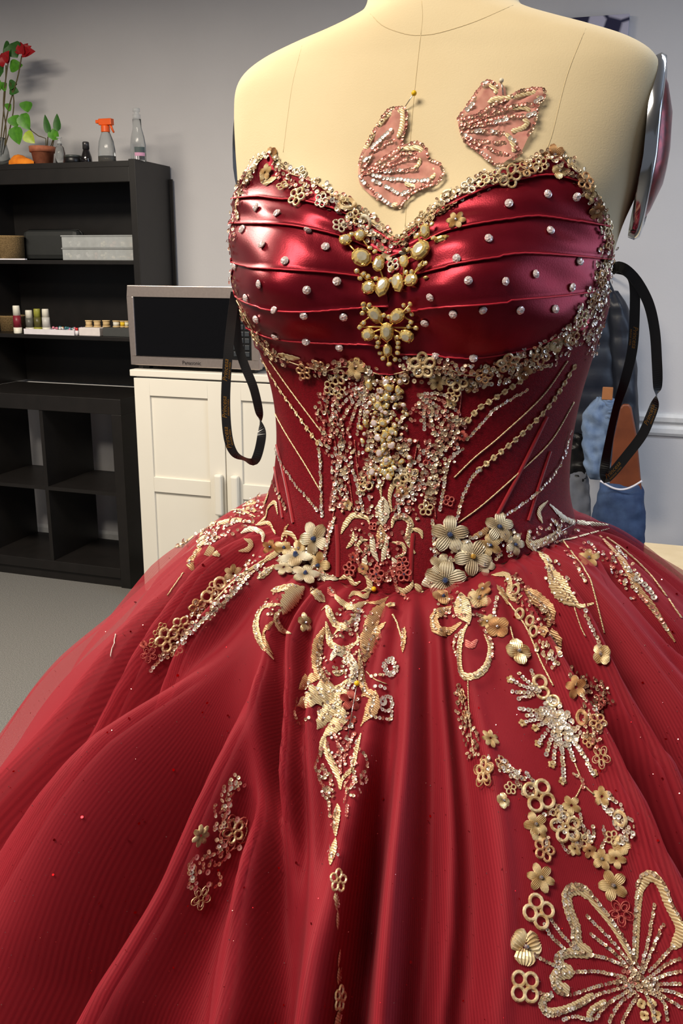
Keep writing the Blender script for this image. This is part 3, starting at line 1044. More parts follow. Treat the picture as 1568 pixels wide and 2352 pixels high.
M_puff = mat('navy_puffer', lin(34, 38, 48), .42, col2=lin(28, 32, 42), scale=20, bump=.2, bscale=60)
M_denl = mat('light_denim', lin(126, 146, 174), .9, col2=lin(94, 115, 146), scale=30, bump=.5, bscale=500)
M_dend = mat('blue_denim', lin(62, 82, 116), .9, col2=lin(42, 58, 90), scale=24, bump=.5, bscale=500)
M_brown = mat('brown_wood', lin(126, 66, 36), .45, col2=lin(92, 44, 24), scale=9)
GV = .395
gu, gz = BH(1380, 900, GV)
pj = bthing('puffer_jacket', gu, GV, gz, 'dark navy quilted puffer jacket hanging on the right wall', 'jacket')
garment('jacket_body', [(640, 1290, 1400), (690, 1275, 1418), (760, 1265, 1412), (880, 1262, 1425), (960, 1262, 1440), (1040, 1265, 1450)], GV, .05, M_puff, gu, gz, pj, band=8, seed=1)
garment('sleeve', [(668, 1388, 1418), (700, 1392, 1440), (760, 1396, 1456), (840, 1402, 1462), (930, 1408, 1466), (1010, 1420, 1468), (1030, 1424, 1466)], GV - .05, .055, M_puff, gu, gz, pj, band=7, seed=2)
MB().tube([(0.0, .02, .45), (0.0, .104, .45)], .006, 8).build('wall_hook', M_blk, pj)
V2 = .26
du_, dz_ = BH(1370, 1010, V2)
dj = bthing('denim_jacket', du_, V2, dz_, 'light blue denim jacket hanging in front of the puffer jacket', 'jacket')
garment('jacket_body', [(912, 1372, 1404), (940, 1346, 1410), (980, 1336, 1412), (1030, 1338, 1408), (1075, 1344, 1400), (1100, 1354, 1396)], V2, .03, M_denl, du_, dz_, dj, wr=.014, seed=5)
garment('cuff', [(918, 1380, 1412), (945, 1384, 1416), (968, 1382, 1414)], V2 - .05, .025, M_denl, du_, dz_, dj, wr=.004, seed=9)
hu, hz = BH(1395, 902, V2)
MB().box(hu - du_ - .02, hu - du_ + .02, -.02, -.012, hz - dz_ - .026, hz - dz_ + .024).build('leather_patch', mat('tan_leather', lin(170, 108, 62), .6), dj, bevel=.003)
V2 = .20
bu_, bz_ = BH(1420, 1200, V2)
bg_ = bthing('denim_bag', bu_, V2, bz_, 'dark blue denim bag with pale rim holding the brown board', 'bag')
garment('bag_body', [(1108, 1378, 1474), (1140, 1370, 1480), (1200, 1358, 1482), (1280, 1350, 1480), (1340, 1346, 1478)], V2, .055, M_dend, bu_, bz_, bg_, wr=.010, seed=3, expo=2.4)
rim = []
for k in range(25):
    t = k / 24
    x, y = 1378 + 96 * t, 1104 + 20 * math.sin(PI * t)
    u, z = BH(x, y, V2 - .055)
    rim.append((u - bu_, -.058, z - bz_))
MB().tube(rim, .004, 8).build('rim', M_paper, bg_, True)
wu, wz = BH(1432, 1110, V2)
wb = bthing('wooden_board', wu, V2 - .0, wz - .1, 'reddish brown tapered board standing in the denim bag', 'board')
cs_ = [BH(x, y, V2) for x, y in ((1398, 1130), (1474, 1130), (1462, 1000), (1450, 936), (1444, 928), (1430, 928), (1424, 936), (1408, 1010))]
m_ = MB()
n = len(cs_)
for y in (-.012, .012):
    m_.v += [(u - wu, y, z - wz + .1) for u, z in cs_]
m_.f += [tuple(range(n)), tuple(range(2 * n - 1, n - 1, -1))] + [(i, (i + 1) % n, n + (i + 1) % n, n + i) for i in range(n)]
m_.build('board', M_brown, wb, bevel=.006)
gu2, gz2 = BH(1318, 1120, .34)
gy = bthing('grey_garment', gu2, .34, gz2, 'grey cloth bundle hanging beside the denim jacket', 'garment')
garment('cloth', [(1085, 1290, 1345), (1120, 1285, 1352), (1180, 1280, 1356), (1260, 1280, 1350)], .30, .018, mat('grey_fabric', lin(112, 116, 126), .9, bump=.3), gu2, gz2, gy, wr=.008, seed=7)
garment('dark_sash', [(1000, 1292, 1342), (1040, 1290, 1348), (1090, 1290, 1346), (1125, 1292, 1340)], .27, .012, M_blk, gu2, gz2, gy, wr=.008, seed=8)

# work table at the lower right
d = ray(1479, 1245)
p = EYE + d * ((.74 - CAMH) / d.z) - O0
tu_, tv_ = p.dot(UU), p.dot(VV)
tbl = bthing('work_table', tu_, tv_, 0, 'pale wooden work table at the right wall behind the skirt', 'table')
M_pine = mat('pale_pine', lin(206, 186, 150), .55, col2=lin(192, 170, 132), scale=14)
MB().box(0, 1.3, -.55, 0, .705, .74).build('table_top', M_pine, tbl, bevel=.003)
for x in (.05, 1.25):
    for y in (-.5, -.05):
        MB().box(x - .022, x + .022, y - .022, y + .022, 0, .705).build('leg', M_blk, tbl)
# ------------------------------------------------------------------ satin cups: each pleat a panel
LC = [
    [(570, 400), (600, 365), (622, 352), (645, 385), (680, 408), (735, 432), (790, 474), (840, 512), (885, 545), (903, 555)],
    [(549, 458), (605, 458), (650, 467), (704, 473), (781, 494), (850, 530), (903, 560)],
    [(534, 513), (612, 522), (691, 532), (781, 551), (850, 575), (902, 590)],
    [(532, 593), (580, 613), (659, 623), (755, 629), (828, 637), (901, 645)],
    [(540, 664), (577, 688), (634, 700), (723, 704), (835, 701), (900, 700)],
    [(580, 745), (634, 765), (723, 774), (838, 784), (898, 790)],
    [(600, 790), (660, 830), (740, 850), (820, 852), (896, 856)]]
RC = [
    [(903, 556), (930, 552), (985, 508), (1060, 444), (1150, 394), (1215, 374), (1275, 364), (1325, 405)],
    [(903, 562), (935, 560), (1010, 500), (1086, 458), (1141, 434), (1196, 420), (1262, 408), (1345, 425)],
    [(902, 596), (960, 575), (1027, 544), (1093, 527), (1162, 513), (1227, 502), (1313, 508), (1383, 516)],
    [(901, 650), (979, 630), (1038, 616), (1107, 602), (1186, 587), (1279, 587), (1390, 592)],
    [(900, 718), (962, 706), (1038, 694), (1141, 687), (1244, 680), (1313, 673), (1372, 662)],
    [(898, 808), (935, 807), (996, 804), (1048, 811), (1124, 805), (1193, 793), (1244, 775), (1335, 735)],
    [(896, 857), (1000, 850), (1100, 860), (1190, 836), (1270, 800), (1330, 755)]]
M_edge_lit = mat('satin_edge_highlight', lin(205, 50, 66), 0.4, 0.3, col2=lin(190, 40, 58))  # lighter copy of the satin paints the light caught on the folds
pleat_v, pleat_f = [], []
rw = random.Random(4)
for ci, cup in enumerate((LC, RC)):
    lines = [polyline(l, n=64) for l in cup]
    for k in range(6):
        a, b = lines[k], lines[k + 1]
        rows = []
        prof_ = [(t / 9, .0046 + .0018 * (t / 9) + .0009 * math.sin(PI * min(1, (t / 9) * 1.02))) for t in range(10)]
        prof_ += [(1.006, .0068), (1.012, .0056), (1.004, .0040)]
        ph1, ph2 = rw.uniform(0, 6), rw.uniform(0, 6)
        for t, off in prof_:
            row = []
            for i in range(64):
                x = a[i][0] + (b[i][0] - a[i][0]) * t
                y = a[i][1] + (b[i][1] - a[i][1]) * t
                p, n = cast(BV_FORM, x, y)
                while p is None:
                    x += 2 if x < 900 else -2
                    p, n = cast(BV_FORM, x, y)
                q = i / 63
                wr = .0011 * math.sin(7 * q + ph1 + 3 * t) * math.sin(PI * t) + .0007 * math.sin(17 * q + ph2 - 5 * t) * math.sin(PI * min(1, t)) * (1.6 if k < 2 else 1)
                row.append(p + n * (off + wr + .0004 * k * 0))
            rows.append(row)
        m_ = MB().grid(rows)
        base = len(pleat_v)
        pleat_v += [Vector(p) for p in m_.v]
        pleat_f += [tuple(base + j for j in f_) for f_ in m_.f]
        po = world_child(m_.build('satin_pleat', M_satin, None, True, weld=False), gown)
        if k < 5:
            MB().tube([rows[10][i] for i in range(64)], .0007, 6).build('pleat_edge', M_edge_lit, po, True)
# placket between the cups
rows = []
for y in range(560, 861, 20):
    row = []
    for dx in (-12, -6, 0, 6, 12):
        p, n = cast(BV_FORM, 901 - (y - 560) * .02 + dx, y)
        row.append(p + n * (.0060 - abs(dx) * .0001))
    rows.append(row)
m_ = MB().grid(rows)
world_child(m_.build('centre_placket', M_corset, None, True), gown)

polys, verts = [], []
for vv_, ff_ in ((fm.v, fm.f), (sh.v, sh.f), (tm.v, tm.f), (pleat_v, pleat_f)):
    b0 = len(verts)
    verts += [Vector(p) for p in vv_]
    polys += [tuple(b0 + j for j in f_) for f_ in ff_]
BV = BVHTree.FromPolygons(verts, polys)
FWD = Vector((0, math.cos(PITCH), -math.sin(PITCH)))
RIGHT = Vector((1, 0, 0))

# ------------------------------------------------------------------ embroidery materials


def thread_mat(name, c1, c2, metal=.55, rough=.36, scale=240):
    m = bpy.data.materials.new(name)
    m.use_nodes = True
    nt = m.node_tree
    b = nt.nodes['Principled BSDF']
    b.inputs['Metallic'].default_value = metal
    b.inputs['Roughness'].default_value = rough
    tc = nt.nodes.new('ShaderNodeTexCoord')
    wv = nt.nodes.new('ShaderNodeTexWave')
    wv.inputs['Scale'].default_value = scale
    wv.inputs['Distortion'].default_value = 3
    wv.inputs['Detail'].default_value = 1
    wv.bands_direction = 'DIAGONAL'
    nt.links.new(tc.outputs['Object'], wv.inputs[0])
    rp = nt.nodes.new('ShaderNodeValToRGB')
    rp.color_ramp.elements[0].color, rp.color_ramp.elements[1].color = c2, c1
    nt.links.new(wv.outputs['Fac'], rp.inputs['Fac'])
    nt.links.new(rp.outputs[0], b.inputs['Base Color'])
    bp = nt.nodes.new('ShaderNodeBump')
    bp.inputs['Strength'].default_value = .5
    bp.inputs['Distance'].default_value = .0004
    nt.links.new(wv.outputs['Fac'], bp.inputs['Height'])
    nt.links.new(bp.outputs[0], b.inputs['Normal'])
    MATS[name] = m
    return m


T = dict(
    gold=thread_mat('gold_thread', lin(240, 220, 178), lin(196, 164, 116), .35, .42),
    pale=thread_mat('pale_gold_thread', lin(242, 232, 208), lin(204, 184, 152), .35, .4),
    tan=thread_mat('tan_thread', lin(218, 178, 130), lin(168, 122, 84), .35, .42),
    rose=thread_mat('rose_thread', lin(214, 120, 108), lin(160, 66, 62), .35, .45))
TF = {k: thread_mat('flower_' + k, *a) for k, a in dict(
    gold=(lin(240, 220, 178), lin(200, 168, 120), .35, .42, .9), pale=(lin(244, 236, 214), lin(206, 188, 158), .35, .4, .9),
    tan=(lin(220, 180, 132), lin(172, 126, 88), .35, .42, .9), rose=(lin(220, 126, 114), lin(168, 72, 68), .3, .45, .9)).items()}
SQ = dict(
    gold=mat('champagne_sequin', lin(244, 222, 188), .28, .55, col2=lin(232, 206, 168), scale=900),
    rose=mat('rose_sequin', lin(228, 150, 134), .28, .55, col2=lin(210, 128, 116), scale=900),
    silver=mat('silver_sequin', lin(250, 238, 224), .24, .6, col2=lin(240, 224, 208), scale=900),
    dark=mat('bronze_sequin', lin(186, 148, 122), .3, .55, col2=lin(160, 122, 100), scale=900))
M_net = mat('rose_netting', lin(226, 158, 144), .8, col2=lin(216, 142, 130), scale=300, alpha=.72)
M_crys = mat('clear_crystal', lin(252, 240, 236), .07, .35, col2=lin(240, 214, 214), scale=3, coat=1)
M_bead = [mat('blue_crystal', lin(92, 110, 160), .08, .7), mat('ab_crystal', lin(196, 190, 200), .06, .8), mat('amber_crystal', lin(226, 176, 84), .08, .6)]
M_gem = mat('champagne_gem', lin(252, 232, 164), .06, .4, col2=lin(224, 184, 96), scale=5, coat=1)
M_table_refl = mat('gem_table_reflection', lin(236, 230, 210), .05, .4, col2=lin(196, 186, 156), scale=2, coat=1)  # pale tone stands in for the grey reflected in the flat top
M_gold = mat('gold_setting', lin(246, 210, 128), .26, .6, col2=lin(230, 186, 100), scale=200)


def me_of(mb, mats_, idx=None, smooth=False):
    me = bpy.data.meshes.new('piece')
    me.from_pydata([tuple(p) for p in mb.v], [], mb.f)
    for m_ in mats_:
        me.materials.append(m_)
    if idx:
        me.polygons.foreach_set('material_index', idx)
    if smooth:
        me.shade_smooth()
    return me


def petal_solid(mb, ang, r0, r1, w, notch=.0, n=13):
    ca, sa = math.cos(ang), math.sin(ang)
    rows = []
    for i in range(6):
        t = i / 5
        hw = w * (.35 + .65 * math.sin(PI * min(1, .12 + t * .68)))
        if i == 5:
            hw *= .72
        row = []
        for j in range(n):
            q = 2 * j / (n - 1) - 1
            r = r0 + (r1 - r0) * t * (1 - .16 * q * q * t - notch * (1 - abs(q)) * t)
            r *= 1 + (.05 if j % 2 else -.03) * t
            x, y = r, hw * q * (1 + .05 * (i % 2))
            z = .03 + .05 * math.sin(PI * t * .8) * (1 - .5 * q * q) + (.026 if (j % 2) else -.014) - .05 * t * t
            row.append((x * ca - y * sa, x * sa + y * ca, z))
        rows.append(row)
    mb.grid(rows)


def ring_loop(mb, cx, cy, rx, ry, ang, w, h=.06, seg=16, z0=.03):
    ca, sa = math.cos(ang), math.sin(ang)
    rows = []
    for i in range(seg):
        a = 2 * PI * i / seg
        row = []
        for q, z in ((-1, 0), (-.4, h), (.4, h), (1, 0)):
            x, y = cx + (rx + q * w) * math.cos(a), cy + (ry + q * w) * math.sin(a)
            row.append((x * ca - y * sa, x * sa + y * ca, z0 + z + (.012 if i % 2 else 0)))
        rows.append(row)
    rows.append(rows[0])
    mb.grid(rows)


def centre(mb, r=.09, z=.10, seg=8):
    n = len(mb.f)
    mb.lathe([(r * 1.1, z - .06), (r, z), (r * .6, z + .05), (0.0, z + .055)], seg)
    return len(mb.f) - n


FM = {}


def flower_mesh(kind, col, bead):
    key = (kind, col, bead)
    if key in FM:
        return FM[key]
    mb = MB()
    if kind.startswith('solid'):
        n = int(kind[5:] or 5)
        for k in range(n):
            petal_solid(mb, 2 * PI * k / n + .07 * math.sin(k * 5), .06, .5, .62 / n * 1.35 + (.04 if n < 5 else 0), .12)
    elif kind.startswith('open'):
        n = int(kind[4:] or 5)
        for k in range(n):
            ring_loop(mb, .29, 0, .20, .72 / n + .03, 2 * PI * k / n, .06)
    elif kind.startswith('wire'):
        n = int(kind[4:] or 5)
        for k in range(n):
            ring_loop(mb, .30, 0, .20, .15, 2 * PI * k / n, .02, .03)
            ring_loop(mb, .24, 0, .13, .09, 2 * PI * k / n, .014, .03, 12)
    elif kind == 'ring':
        ring_loop(mb, 0, 0, .38, .38, 0, .12, .1, 18)
    nf = len(mb.f)
    if bead is not None:
        centre(mb, .065)
    idx = [0] * nf + [1] * (len(mb.f) - nf)
    me = me_of(mb, [TF[col], M_bead[bead if bead is not None else 1]], idx)
    FM[key] = me
    return me


def frame(px, py, off=.0, rot=0.0, tilt=(0, 0), bvh=None):
    d = ray(px, py).normalized()
    h = (bvh or BV).ray_cast(EYE, d)
    if h[0] is None:
        return None
    n = h[1] if h[1].dot(d) < 0 else -h[1]
    p = h[0] + n * off
    t = RIGHT - n * RIGHT.dot(n)
    t.normalize()
    b = n.cross(t)
    M = Matrix((t, b, n)).transposed().to_4x4()
    M = Matrix.Translation(p) @ M @ Matrix.Rotation(rot, 4, 'Z') @ Matrix.Rotation(tilt[0], 4, 'X') @ Matrix.Rotation(tilt[1], 4, 'Y')
    k = (h[0] - EYE).dot(FWD) / F
    return M, k, n


rd = random.Random(21)
LACE = {}


def zip_frames(fr):
    return [(f_[0], i / max(1, len(fr) - 1), f_[2], f_) for i, f_ in enumerate(fr)]


class Lace:
    """one embroidered area of the gown: a mesh of thin cords that carries flowers, scrolls and sequins"""

    def __init__(self, name, parent=None, label=None, cordcol='gold', category=None):
        self.name, self.parent, self.cordcol = name, parent, cordcol
        self.cords, self.seq, self.items = [], {}, []
        self.label = label

    def flower(self, px, py, size, kind='solid5', col='gold', bead=None, rot=None, off=.0012):
        fr = frame(px, py, off, rd.uniform(0, 6) if rot is None else rot, (rd.uniform(-.12, .12), rd.uniform(-.12, .12)))
        if fr:
            M, k, n = fr
            self.items.append(('lace_flower', flower_mesh(kind, col, bead), M @ Matrix.Scale(size * k, 4)))

    @staticmethod
    def runs(fr, lim=.009):
        """split a projected line where it jumps across a fold"""
        out, cur = [], []
        for f_ in fr:
            if cur and (f_[0].translation - cur[-1][0].translation).length > lim:
                out.append(cur)
                cur = []
            cur.append(f_)
        return [c for c in out + [cur] if len(c) > 2]

    def cord(self, path, w=3.0, off=.0008):
        fr = [frame(x, y, off) for x, y in polyline(path, step=6)]
        for run in self.runs([f_ for f_ in fr if f_]):
            pts = [f_[0].translation.copy() for f_ in run]
            r_, m_ = w * run[-1][1] * .5, len(pts)
            self.cords.append(MB().tube(pts, lambda t: r_ * (1 + .22 * math.sin(t * m_ * 2.2)), 5))

    def band(self, path, w, col='gold', shape='taper', name='embroidered_scroll', off=.0008, hgt=.2, serr=0):
        pl = polyline(path, step=4)
        fr = [frame(x, y, off) for x, y in pl]
        allf = [f_ for f_ in fr if f_]
        for run in self.runs(list(zip_frames(allf))):
            self._strip([q_[3] for q_ in run], [q_[1] for q_ in run], w, col, shape, name, hgt, serr)
        if w >= 15 and name != 'x' and rd.random() < .8:
            a_, b_ = int(.15 * len(pl)), int(.8 * len(pl))
            for x, y in polyline(pl[a_:b_], step=6.5, smooth=False):
                self.sequin(x + rd.uniform(-1, 1), y + rd.uniform(-1, 1), 6.5, rd.choice(('dark', 'gold', 'silver')), .3, .0022)

    def _strip(self, fr, ts, w, col, shape, name, hgt, serr):
        P = [f_[0].translation for f_ in fr]
        n, rows = len(fr), []
        for i in range(n):
            t = ts[i]
            tg = (P[min(i + 1, n - 1)] - P[max(0, i - 1)])
            if tg.length < 1e-7:
                continue
            tg.normalize()
            nn = fr[i][2]
            sd = nn.cross(tg)
            if sd.length < 1e-5:
                continue
            sd.normalize()
            s_ = dict(taper=min(1, .25 + 3.2 * t, .25 + 2.2 * (1 - t)), lens=max(.06, math.sin(PI * t) ** .75), const=min(1, .5 + 8 * t, .5 + 8 * (1 - t)), tail=max(.1, (1 - t) ** .6), head=max(.1, t ** .6))[shape]
            hw = w * fr[i][1] * .5 * s_
            if serr:
                hw *= 1 + .22 * math.sin(t * serr * 2 * PI)
            else:
                hw *= 1 + .10 * (1 if i % 3 == 0 else -.5)
            rip = .10 if i % 2 else -.06
            rows.append([P[i] + sd * hw * q + nn * (hw * hgt * (z + rip)) for q, z in ((-1, 0), (-.55, .75), (0, 1), (.55, .75), (1, 0))])
        if len(rows) < 3:
            return
        m_ = MB().grid(rows)
        self.items.append((name, me_of(m_, [T[col]], None, True), Matrix.Identity(4)))

    def leaf(self, a, b, w, col='gold', bend=0.0, **kw):
        mx_, my_ = (a[0] + b[0]) / 2, (a[1] + b[1]) / 2
        dx, dy = b[0] - a[0], b[1] - a[1]
        self.band([a, (mx_ - dy * bend, my_ + dx * bend), b], w, col, 'lens', kw.pop('name', 'embroidered_leaf'), **kw)

    def sequin(self, px, py, size=9, col='gold', tilt=.22, off=None):
        fr = frame(px, py, rd.uniform(.0010, .0026) if off is None else off, rd.uniform(0, 6), (rd.gauss(0, tilt), rd.gauss(0, tilt)))
        if not fr:
            return
        M, k, n = fr
        s = size * k * .5
        mb = self.seq.setdefault(col, MB())
        n0 = len(mb.v)
        for r_, z in ((1, .16), (.62, .0), (.26, .03)):
            for j in range(9):
                a = 2 * PI * j / 9
                mb.v.append(tuple(M @ Vector((s * r_ * math.cos(a), s * r_ * math.sin(a), s * z))))
        for i in range(2):
            for j in range(9):
                mb.f.append((n0 + i * 9 + j, n0 + i * 9 + (j + 1) % 9, n0 + (i + 1) * 9 + (j + 1) % 9, n0 + (i + 1) * 9 + j))

    def chain(self, path, size=9, col='gold', gap=.85, tilt=.22):
        for x, y in polyline(path, step=size * gap):
            self.sequin(x + rd.uniform(-.8, .8), y + rd.uniform(-.8, .8), size * rd.uniform(.9, 1.08), col if isinstance(col, str) else rd.choice(col), tilt)

    def mass(self, path, width, dens=1.0, size=9, cols=('gold', 'gold', 'silver', 'dark'), tilt=.3):
        pl = polyline(path, step=5)
        for i, (x, y) in enumerate(pl):
            x1, y1 = pl[min(i + 1, len(pl) - 1)]
            x0, y0 = pl[max(i - 1, 0)]
            tx, ty = x1 - x0, y1 - y0
            L = math.hypot(tx, ty) or 1
            size_ = size * 1.12
            cnt = 1.9 * dens * width * 5 / (size * size * .72)
            for _ in range(int(cnt) + (rd.random() < cnt % 1)):
                o = rd.uniform(-.5, .5) * width
                self.sequin(x - ty / L * o + rd.uniform(-3, 3), y + tx / L * o + rd.uniform(-3, 3), size * rd.uniform(.75, 1.15), rd.choice(cols), tilt)

    def ring(self, px, py, r, size=8, col='gold'):
        self.chain([(px + r * math.cos(a), py + r * math.sin(a)) for a in np.linspace(0, 2 * PI, 13)], size, col)

    def done(self):
        par = self.parent or gown
        if self.cords:
            root = self.cords[0].build(self.name, T[self.cordcol], None, True, weld=False)
            for c in self.cords[1:]:
                c.build('gold_cord' if self.cordcol == 'gold' else 'rose_cord', T[self.cordcol], root, True, weld=False)
        else:
            col = max(self.seq, key=lambda c: len(self.seq[c].v))
            root = self.seq.pop(col).build(self.name, SQ[col], None, True, weld=False, normals=False)
            root['kind'] = 'stuff'
        if self.label:
            root['label'] = self.label
        world_child(root, par)
        for nm, me, M in self.items:
            o = bpy.data.objects.new(nm, me)
            COL.objects.link(o)
            o.parent = root
            o.matrix_basis = M
        for c, mb in self.seq.items():
            o = mb.build('sequins', SQ[c], root, True, weld=False, normals=False)
            o['kind'] = 'stuff'
        return root


# ------------------------------------------------------------------ neckline and cup edging
A = Lace('neckline_lace', label='gold lace edging along the sweetheart neckline')
A.cord([(548, 440), (580, 385), (622, 345), (660, 395), (720, 420), (800, 480), (870, 520), (905, 545)])
A.cord([(905, 548), (985, 500), (1060, 435), (1150, 385), (1215, 365), (1275, 352), (1340, 410), (1385, 470), (1400, 545)])
A.mass([(648, 395), (690, 425), (740, 440), (790, 475), (840, 512), (890, 545)], 44, .62, 11, ('gold', 'silver', 'gold', 'rose'))
A.mass([(800, 500), (850, 535), (900, 570)], 46, .5, 11, ('gold', 'silver', 'rose'))
A.mass([(905, 565), (950, 530), (1000, 485), (1050, 450), (1100, 420), (1150, 400)], 34, .6, 11, ('gold', 'silver', 'gold', 'dark'))
A.mass([(1180, 395), (1230, 375), (1275, 358), (1310, 385), (1345, 425), (1370, 480), (1395, 545)], 34, .55, 10, ('gold', 'dark', 'gold'))
A.mass([(552, 440), (575, 395), (620, 355), (648, 390)], 22, .7, 9, ('gold', 'dark', 'gold'))
A.mass([(552, 440), (540, 500), (530, 560), (531, 620), (545, 690)], 18, .7, 9, ('gold', 'dark', 'rose'))
for x, y, s, kd, c in [(684, 454, 46, 'open5', 'gold'), (795, 473, 48, 'ring', 'gold'), (780, 462, 30, 'open4', 'gold'), (691, 400, 34, 'open5', 'pale'), (624, 358, 44, 'solid4', 'tan'), (612, 398, 46, 'solid5', 'gold'), (650, 430, 30, 'open4', 'gold'), (740, 462, 34, 'open5', 'pale'), (841, 510, 38, 'ring', 'pale'), (865, 535, 32, 'open5', 'pale'), (815, 500, 36, 'open5', 'gold'), (780, 520, 36, 'open5', 'pale'), (892, 585, 44, 'solid5', 'pale'), (934, 575, 40, 'solid5', 'pale'), (905, 612, 34, 'open4', 'pale'), (926, 551, 30, 'open5', 'gold'), (972, 505, 38, 'open5', 'gold'), (985, 496, 40, 'wire5', 'gold'), (1030, 455, 44, 'ring', 'gold'), (1048, 508, 50, 'solid6', 'gold'), (1018, 480, 34, 'open5', 'tan'), (1079, 430, 40, 'open5', 'pale'), (1110, 418, 34, 'open4', 'gold'), (1169, 405, 52, 'open5', 'gold'), (1208, 392, 44, 'open5', 'tan'), (1135, 408, 32, 'open5', 'gold'), (1272, 358, 56, 'solid5', 'tan'), (1283, 394, 40, 'solid4', 'gold'), (1310, 384, 36, 'open4', 'gold'), (1341, 418, 42, 'open5', 'tan'), (1353, 446, 40, 'solid5', 'gold'), (1368, 484, 46, 'solid5', 'tan'), (1392, 523, 38, 'open5', 'gold'), (1396, 556, 36, 'open5', 'tan'), (1240, 380, 34, 'open5', 'gold')]:
    A.flower(x, y, s, kd, c, 1 if rd.random() < .25 else None)
A.band([(566, 425), (572, 400), (592, 372), (610, 350)], 14, 'gold', 'const')
A.band([(548, 505), (543, 470), (555, 435)], 11, 'gold', 'const')
A.band([(598, 402), (610, 418), (628, 412), (640, 405)], 16, 'gold', 'taper')
A.done()

A = Lace('underbust_lace', label='gold sequin lace edging beneath the satin cups')
A.cord([(545, 690), (575, 745), (605, 795), (660, 828), (740, 850), (800, 842), (880, 862)])
A.cord([(905, 858), (1000, 840), (1090, 862), (1190, 835), (1290, 790), (1345, 735), (1375, 680), (1396, 600), (1398, 556)])
A.mass([(548, 700), (580, 750), (610, 795), (660, 830)], 22, .7, 9, ('gold', 'dark', 'gold', 'rose'))
A.mass([(690, 840), (740, 852), (800, 845), (860, 860)], 44, .5, 10, ('gold', 'dark', 'gold', 'rose'))
A.mass([(920, 845), (1000, 850), (1090, 868), (1170, 845), (1250, 812), (1320, 765), (1360, 700), (1385, 640), (1398, 570)], 56, .62, 10, ('gold', 'dark', 'gold', 'silver'))
A.mass([(1395, 600), (1380, 680), (1362, 760), (1350, 820)], 34, .7, 9, ('silver', 'gold', 'dark'))
for x, y, s, kd, c in [(560, 722, 30, 'solid4', 'gold'), (590, 772, 34, 'open5', 'gold'), (622, 812, 34, 'open4', 'gold'), (700, 852, 40, 'open5', 'tan'), (735, 838, 34, 'open5', 'tan'), (776, 862, 46, 'open5', 'gold'), (818, 845, 56, 'solid5', 'gold'), (850, 872, 40, 'solid5', 'gold'), (925, 868, 34, 'open4', 'tan'), (972, 838, 60, 'open5', 'gold'), (1005, 878, 44, 'solid5', 'gold'), (1050, 872, 50, 'open5', 'gold'), (1080, 885, 40, 'solid5', 'tan'), (1110, 860, 40, 'open5', 'tan'), (1165, 830, 54, 'open5', 'gold'), (1200, 852, 50, 'solid5', 'tan'), (1240, 815, 46, 'open5', 'tan'), (1275, 790, 44, 'solid4', 'gold'), (1310, 770, 44, 'open5', 'tan'), (1330, 730, 40, 'open5', 'gold'), (1360, 690, 40, 'open5', 'tan'), (1378, 640, 40, 'open5', 'tan'), (1390, 600, 36, 'open5', 'gold')]:
    A.flower(x, y, s, kd, c, 1 if rd.random() < .2 else None)
A.band([(640, 812), (665, 820), (690, 822)], 14, 'gold', 'taper')
A.done()

# ------------------------------------------------------------------ centre front of the corset
A = Lace('corset_centre_lace', label='dense gold and rose sequin lace panel at the corset front', cordcol='rose')
A.cord([(760, 880), (752, 940), (770, 1010), (778, 1100), (765, 1190), (742, 1310)])
A.cord([(1060, 890), (1050, 960), (1010, 1040), (996, 1120), (1000, 1190)])
A.cord([(815, 1010), (822, 1080), (835, 1180)])
A.cord([(960, 1010), (945, 1080), (905, 1180)])
A.cord([(790, 1000), (800, 1080), (812, 1170)])
A.mass([(765, 890), (770, 960), (785, 1030), (790, 1090), (778, 1170)], 34, .55, 9, ('gold', 'dark', 'silver', 'rose'))
A.mass([(1050, 960), (1020, 1010), (1000, 1070), (985, 1150)], 34, .6, 9, ('gold', 'dark', 'gold'))
A.mass([(742, 900), (740, 960), (745, 1020)], 22, .45, 9, ('rose', 'rose', 'gold'))
A.mass([(800, 905), (850, 890), (900, 900)], 70, .35, 9, ('gold', 'rose', 'silver'))
A.mass([(955, 930), (1000, 960), (1060, 990)], 70, .35, 9, ('rose', 'gold', 'rose'))
A.mass([(835, 1010), (870, 1060), (850, 1110)], 60, .3, 9, ('rose', 'gold', 'silver'))
A.mass([(940, 1010), (930, 1070), (935, 1120)], 50, .35, 9, ('gold', 'silver', 'rose'))
A.mass([(985, 1010), (960, 1100), (920, 1190)], 26, .4, 9, ('rose', 'silver'))
A.mass([(820, 1200), (880, 1250), (870, 1330)], 110, .16, 8, ('rose', 'gold', 'rose'))
A.mass([(770, 1000), (800, 1090), (840, 1170)], 70, .2, 9, ('rose', 'gold', 'silver'))
A.mass([(1030, 1000), (985, 1090), (930, 1170)], 70, .2, 9, ('rose', 'gold', 'silver'))
A.mass([(880, 900), (890, 980), (885, 1090)], 90, .5, 10, ('gold', 'silver', 'gold', 'dark'))
for ex, ey in ((768, 925), (770, 950), (782, 975), (800, 992), (822, 996), (838, 975)):
    A.chain([(852, 884), ((852 + ex) / 2 - 4, (884 + ey) / 2 - 8), (ex, ey)], 9, ('gold', 'silver', 'rose'))
for ex, ey in ((1040, 915), (1052, 945), (1040, 975), (1020, 995), (998, 998), (975, 985)):
    A.chain([(962, 905), ((962 + ex) / 2 + 4, (905 + ey) / 2 - 8), (ex, ey)], 9, ('gold', 'silver', 'rose'))
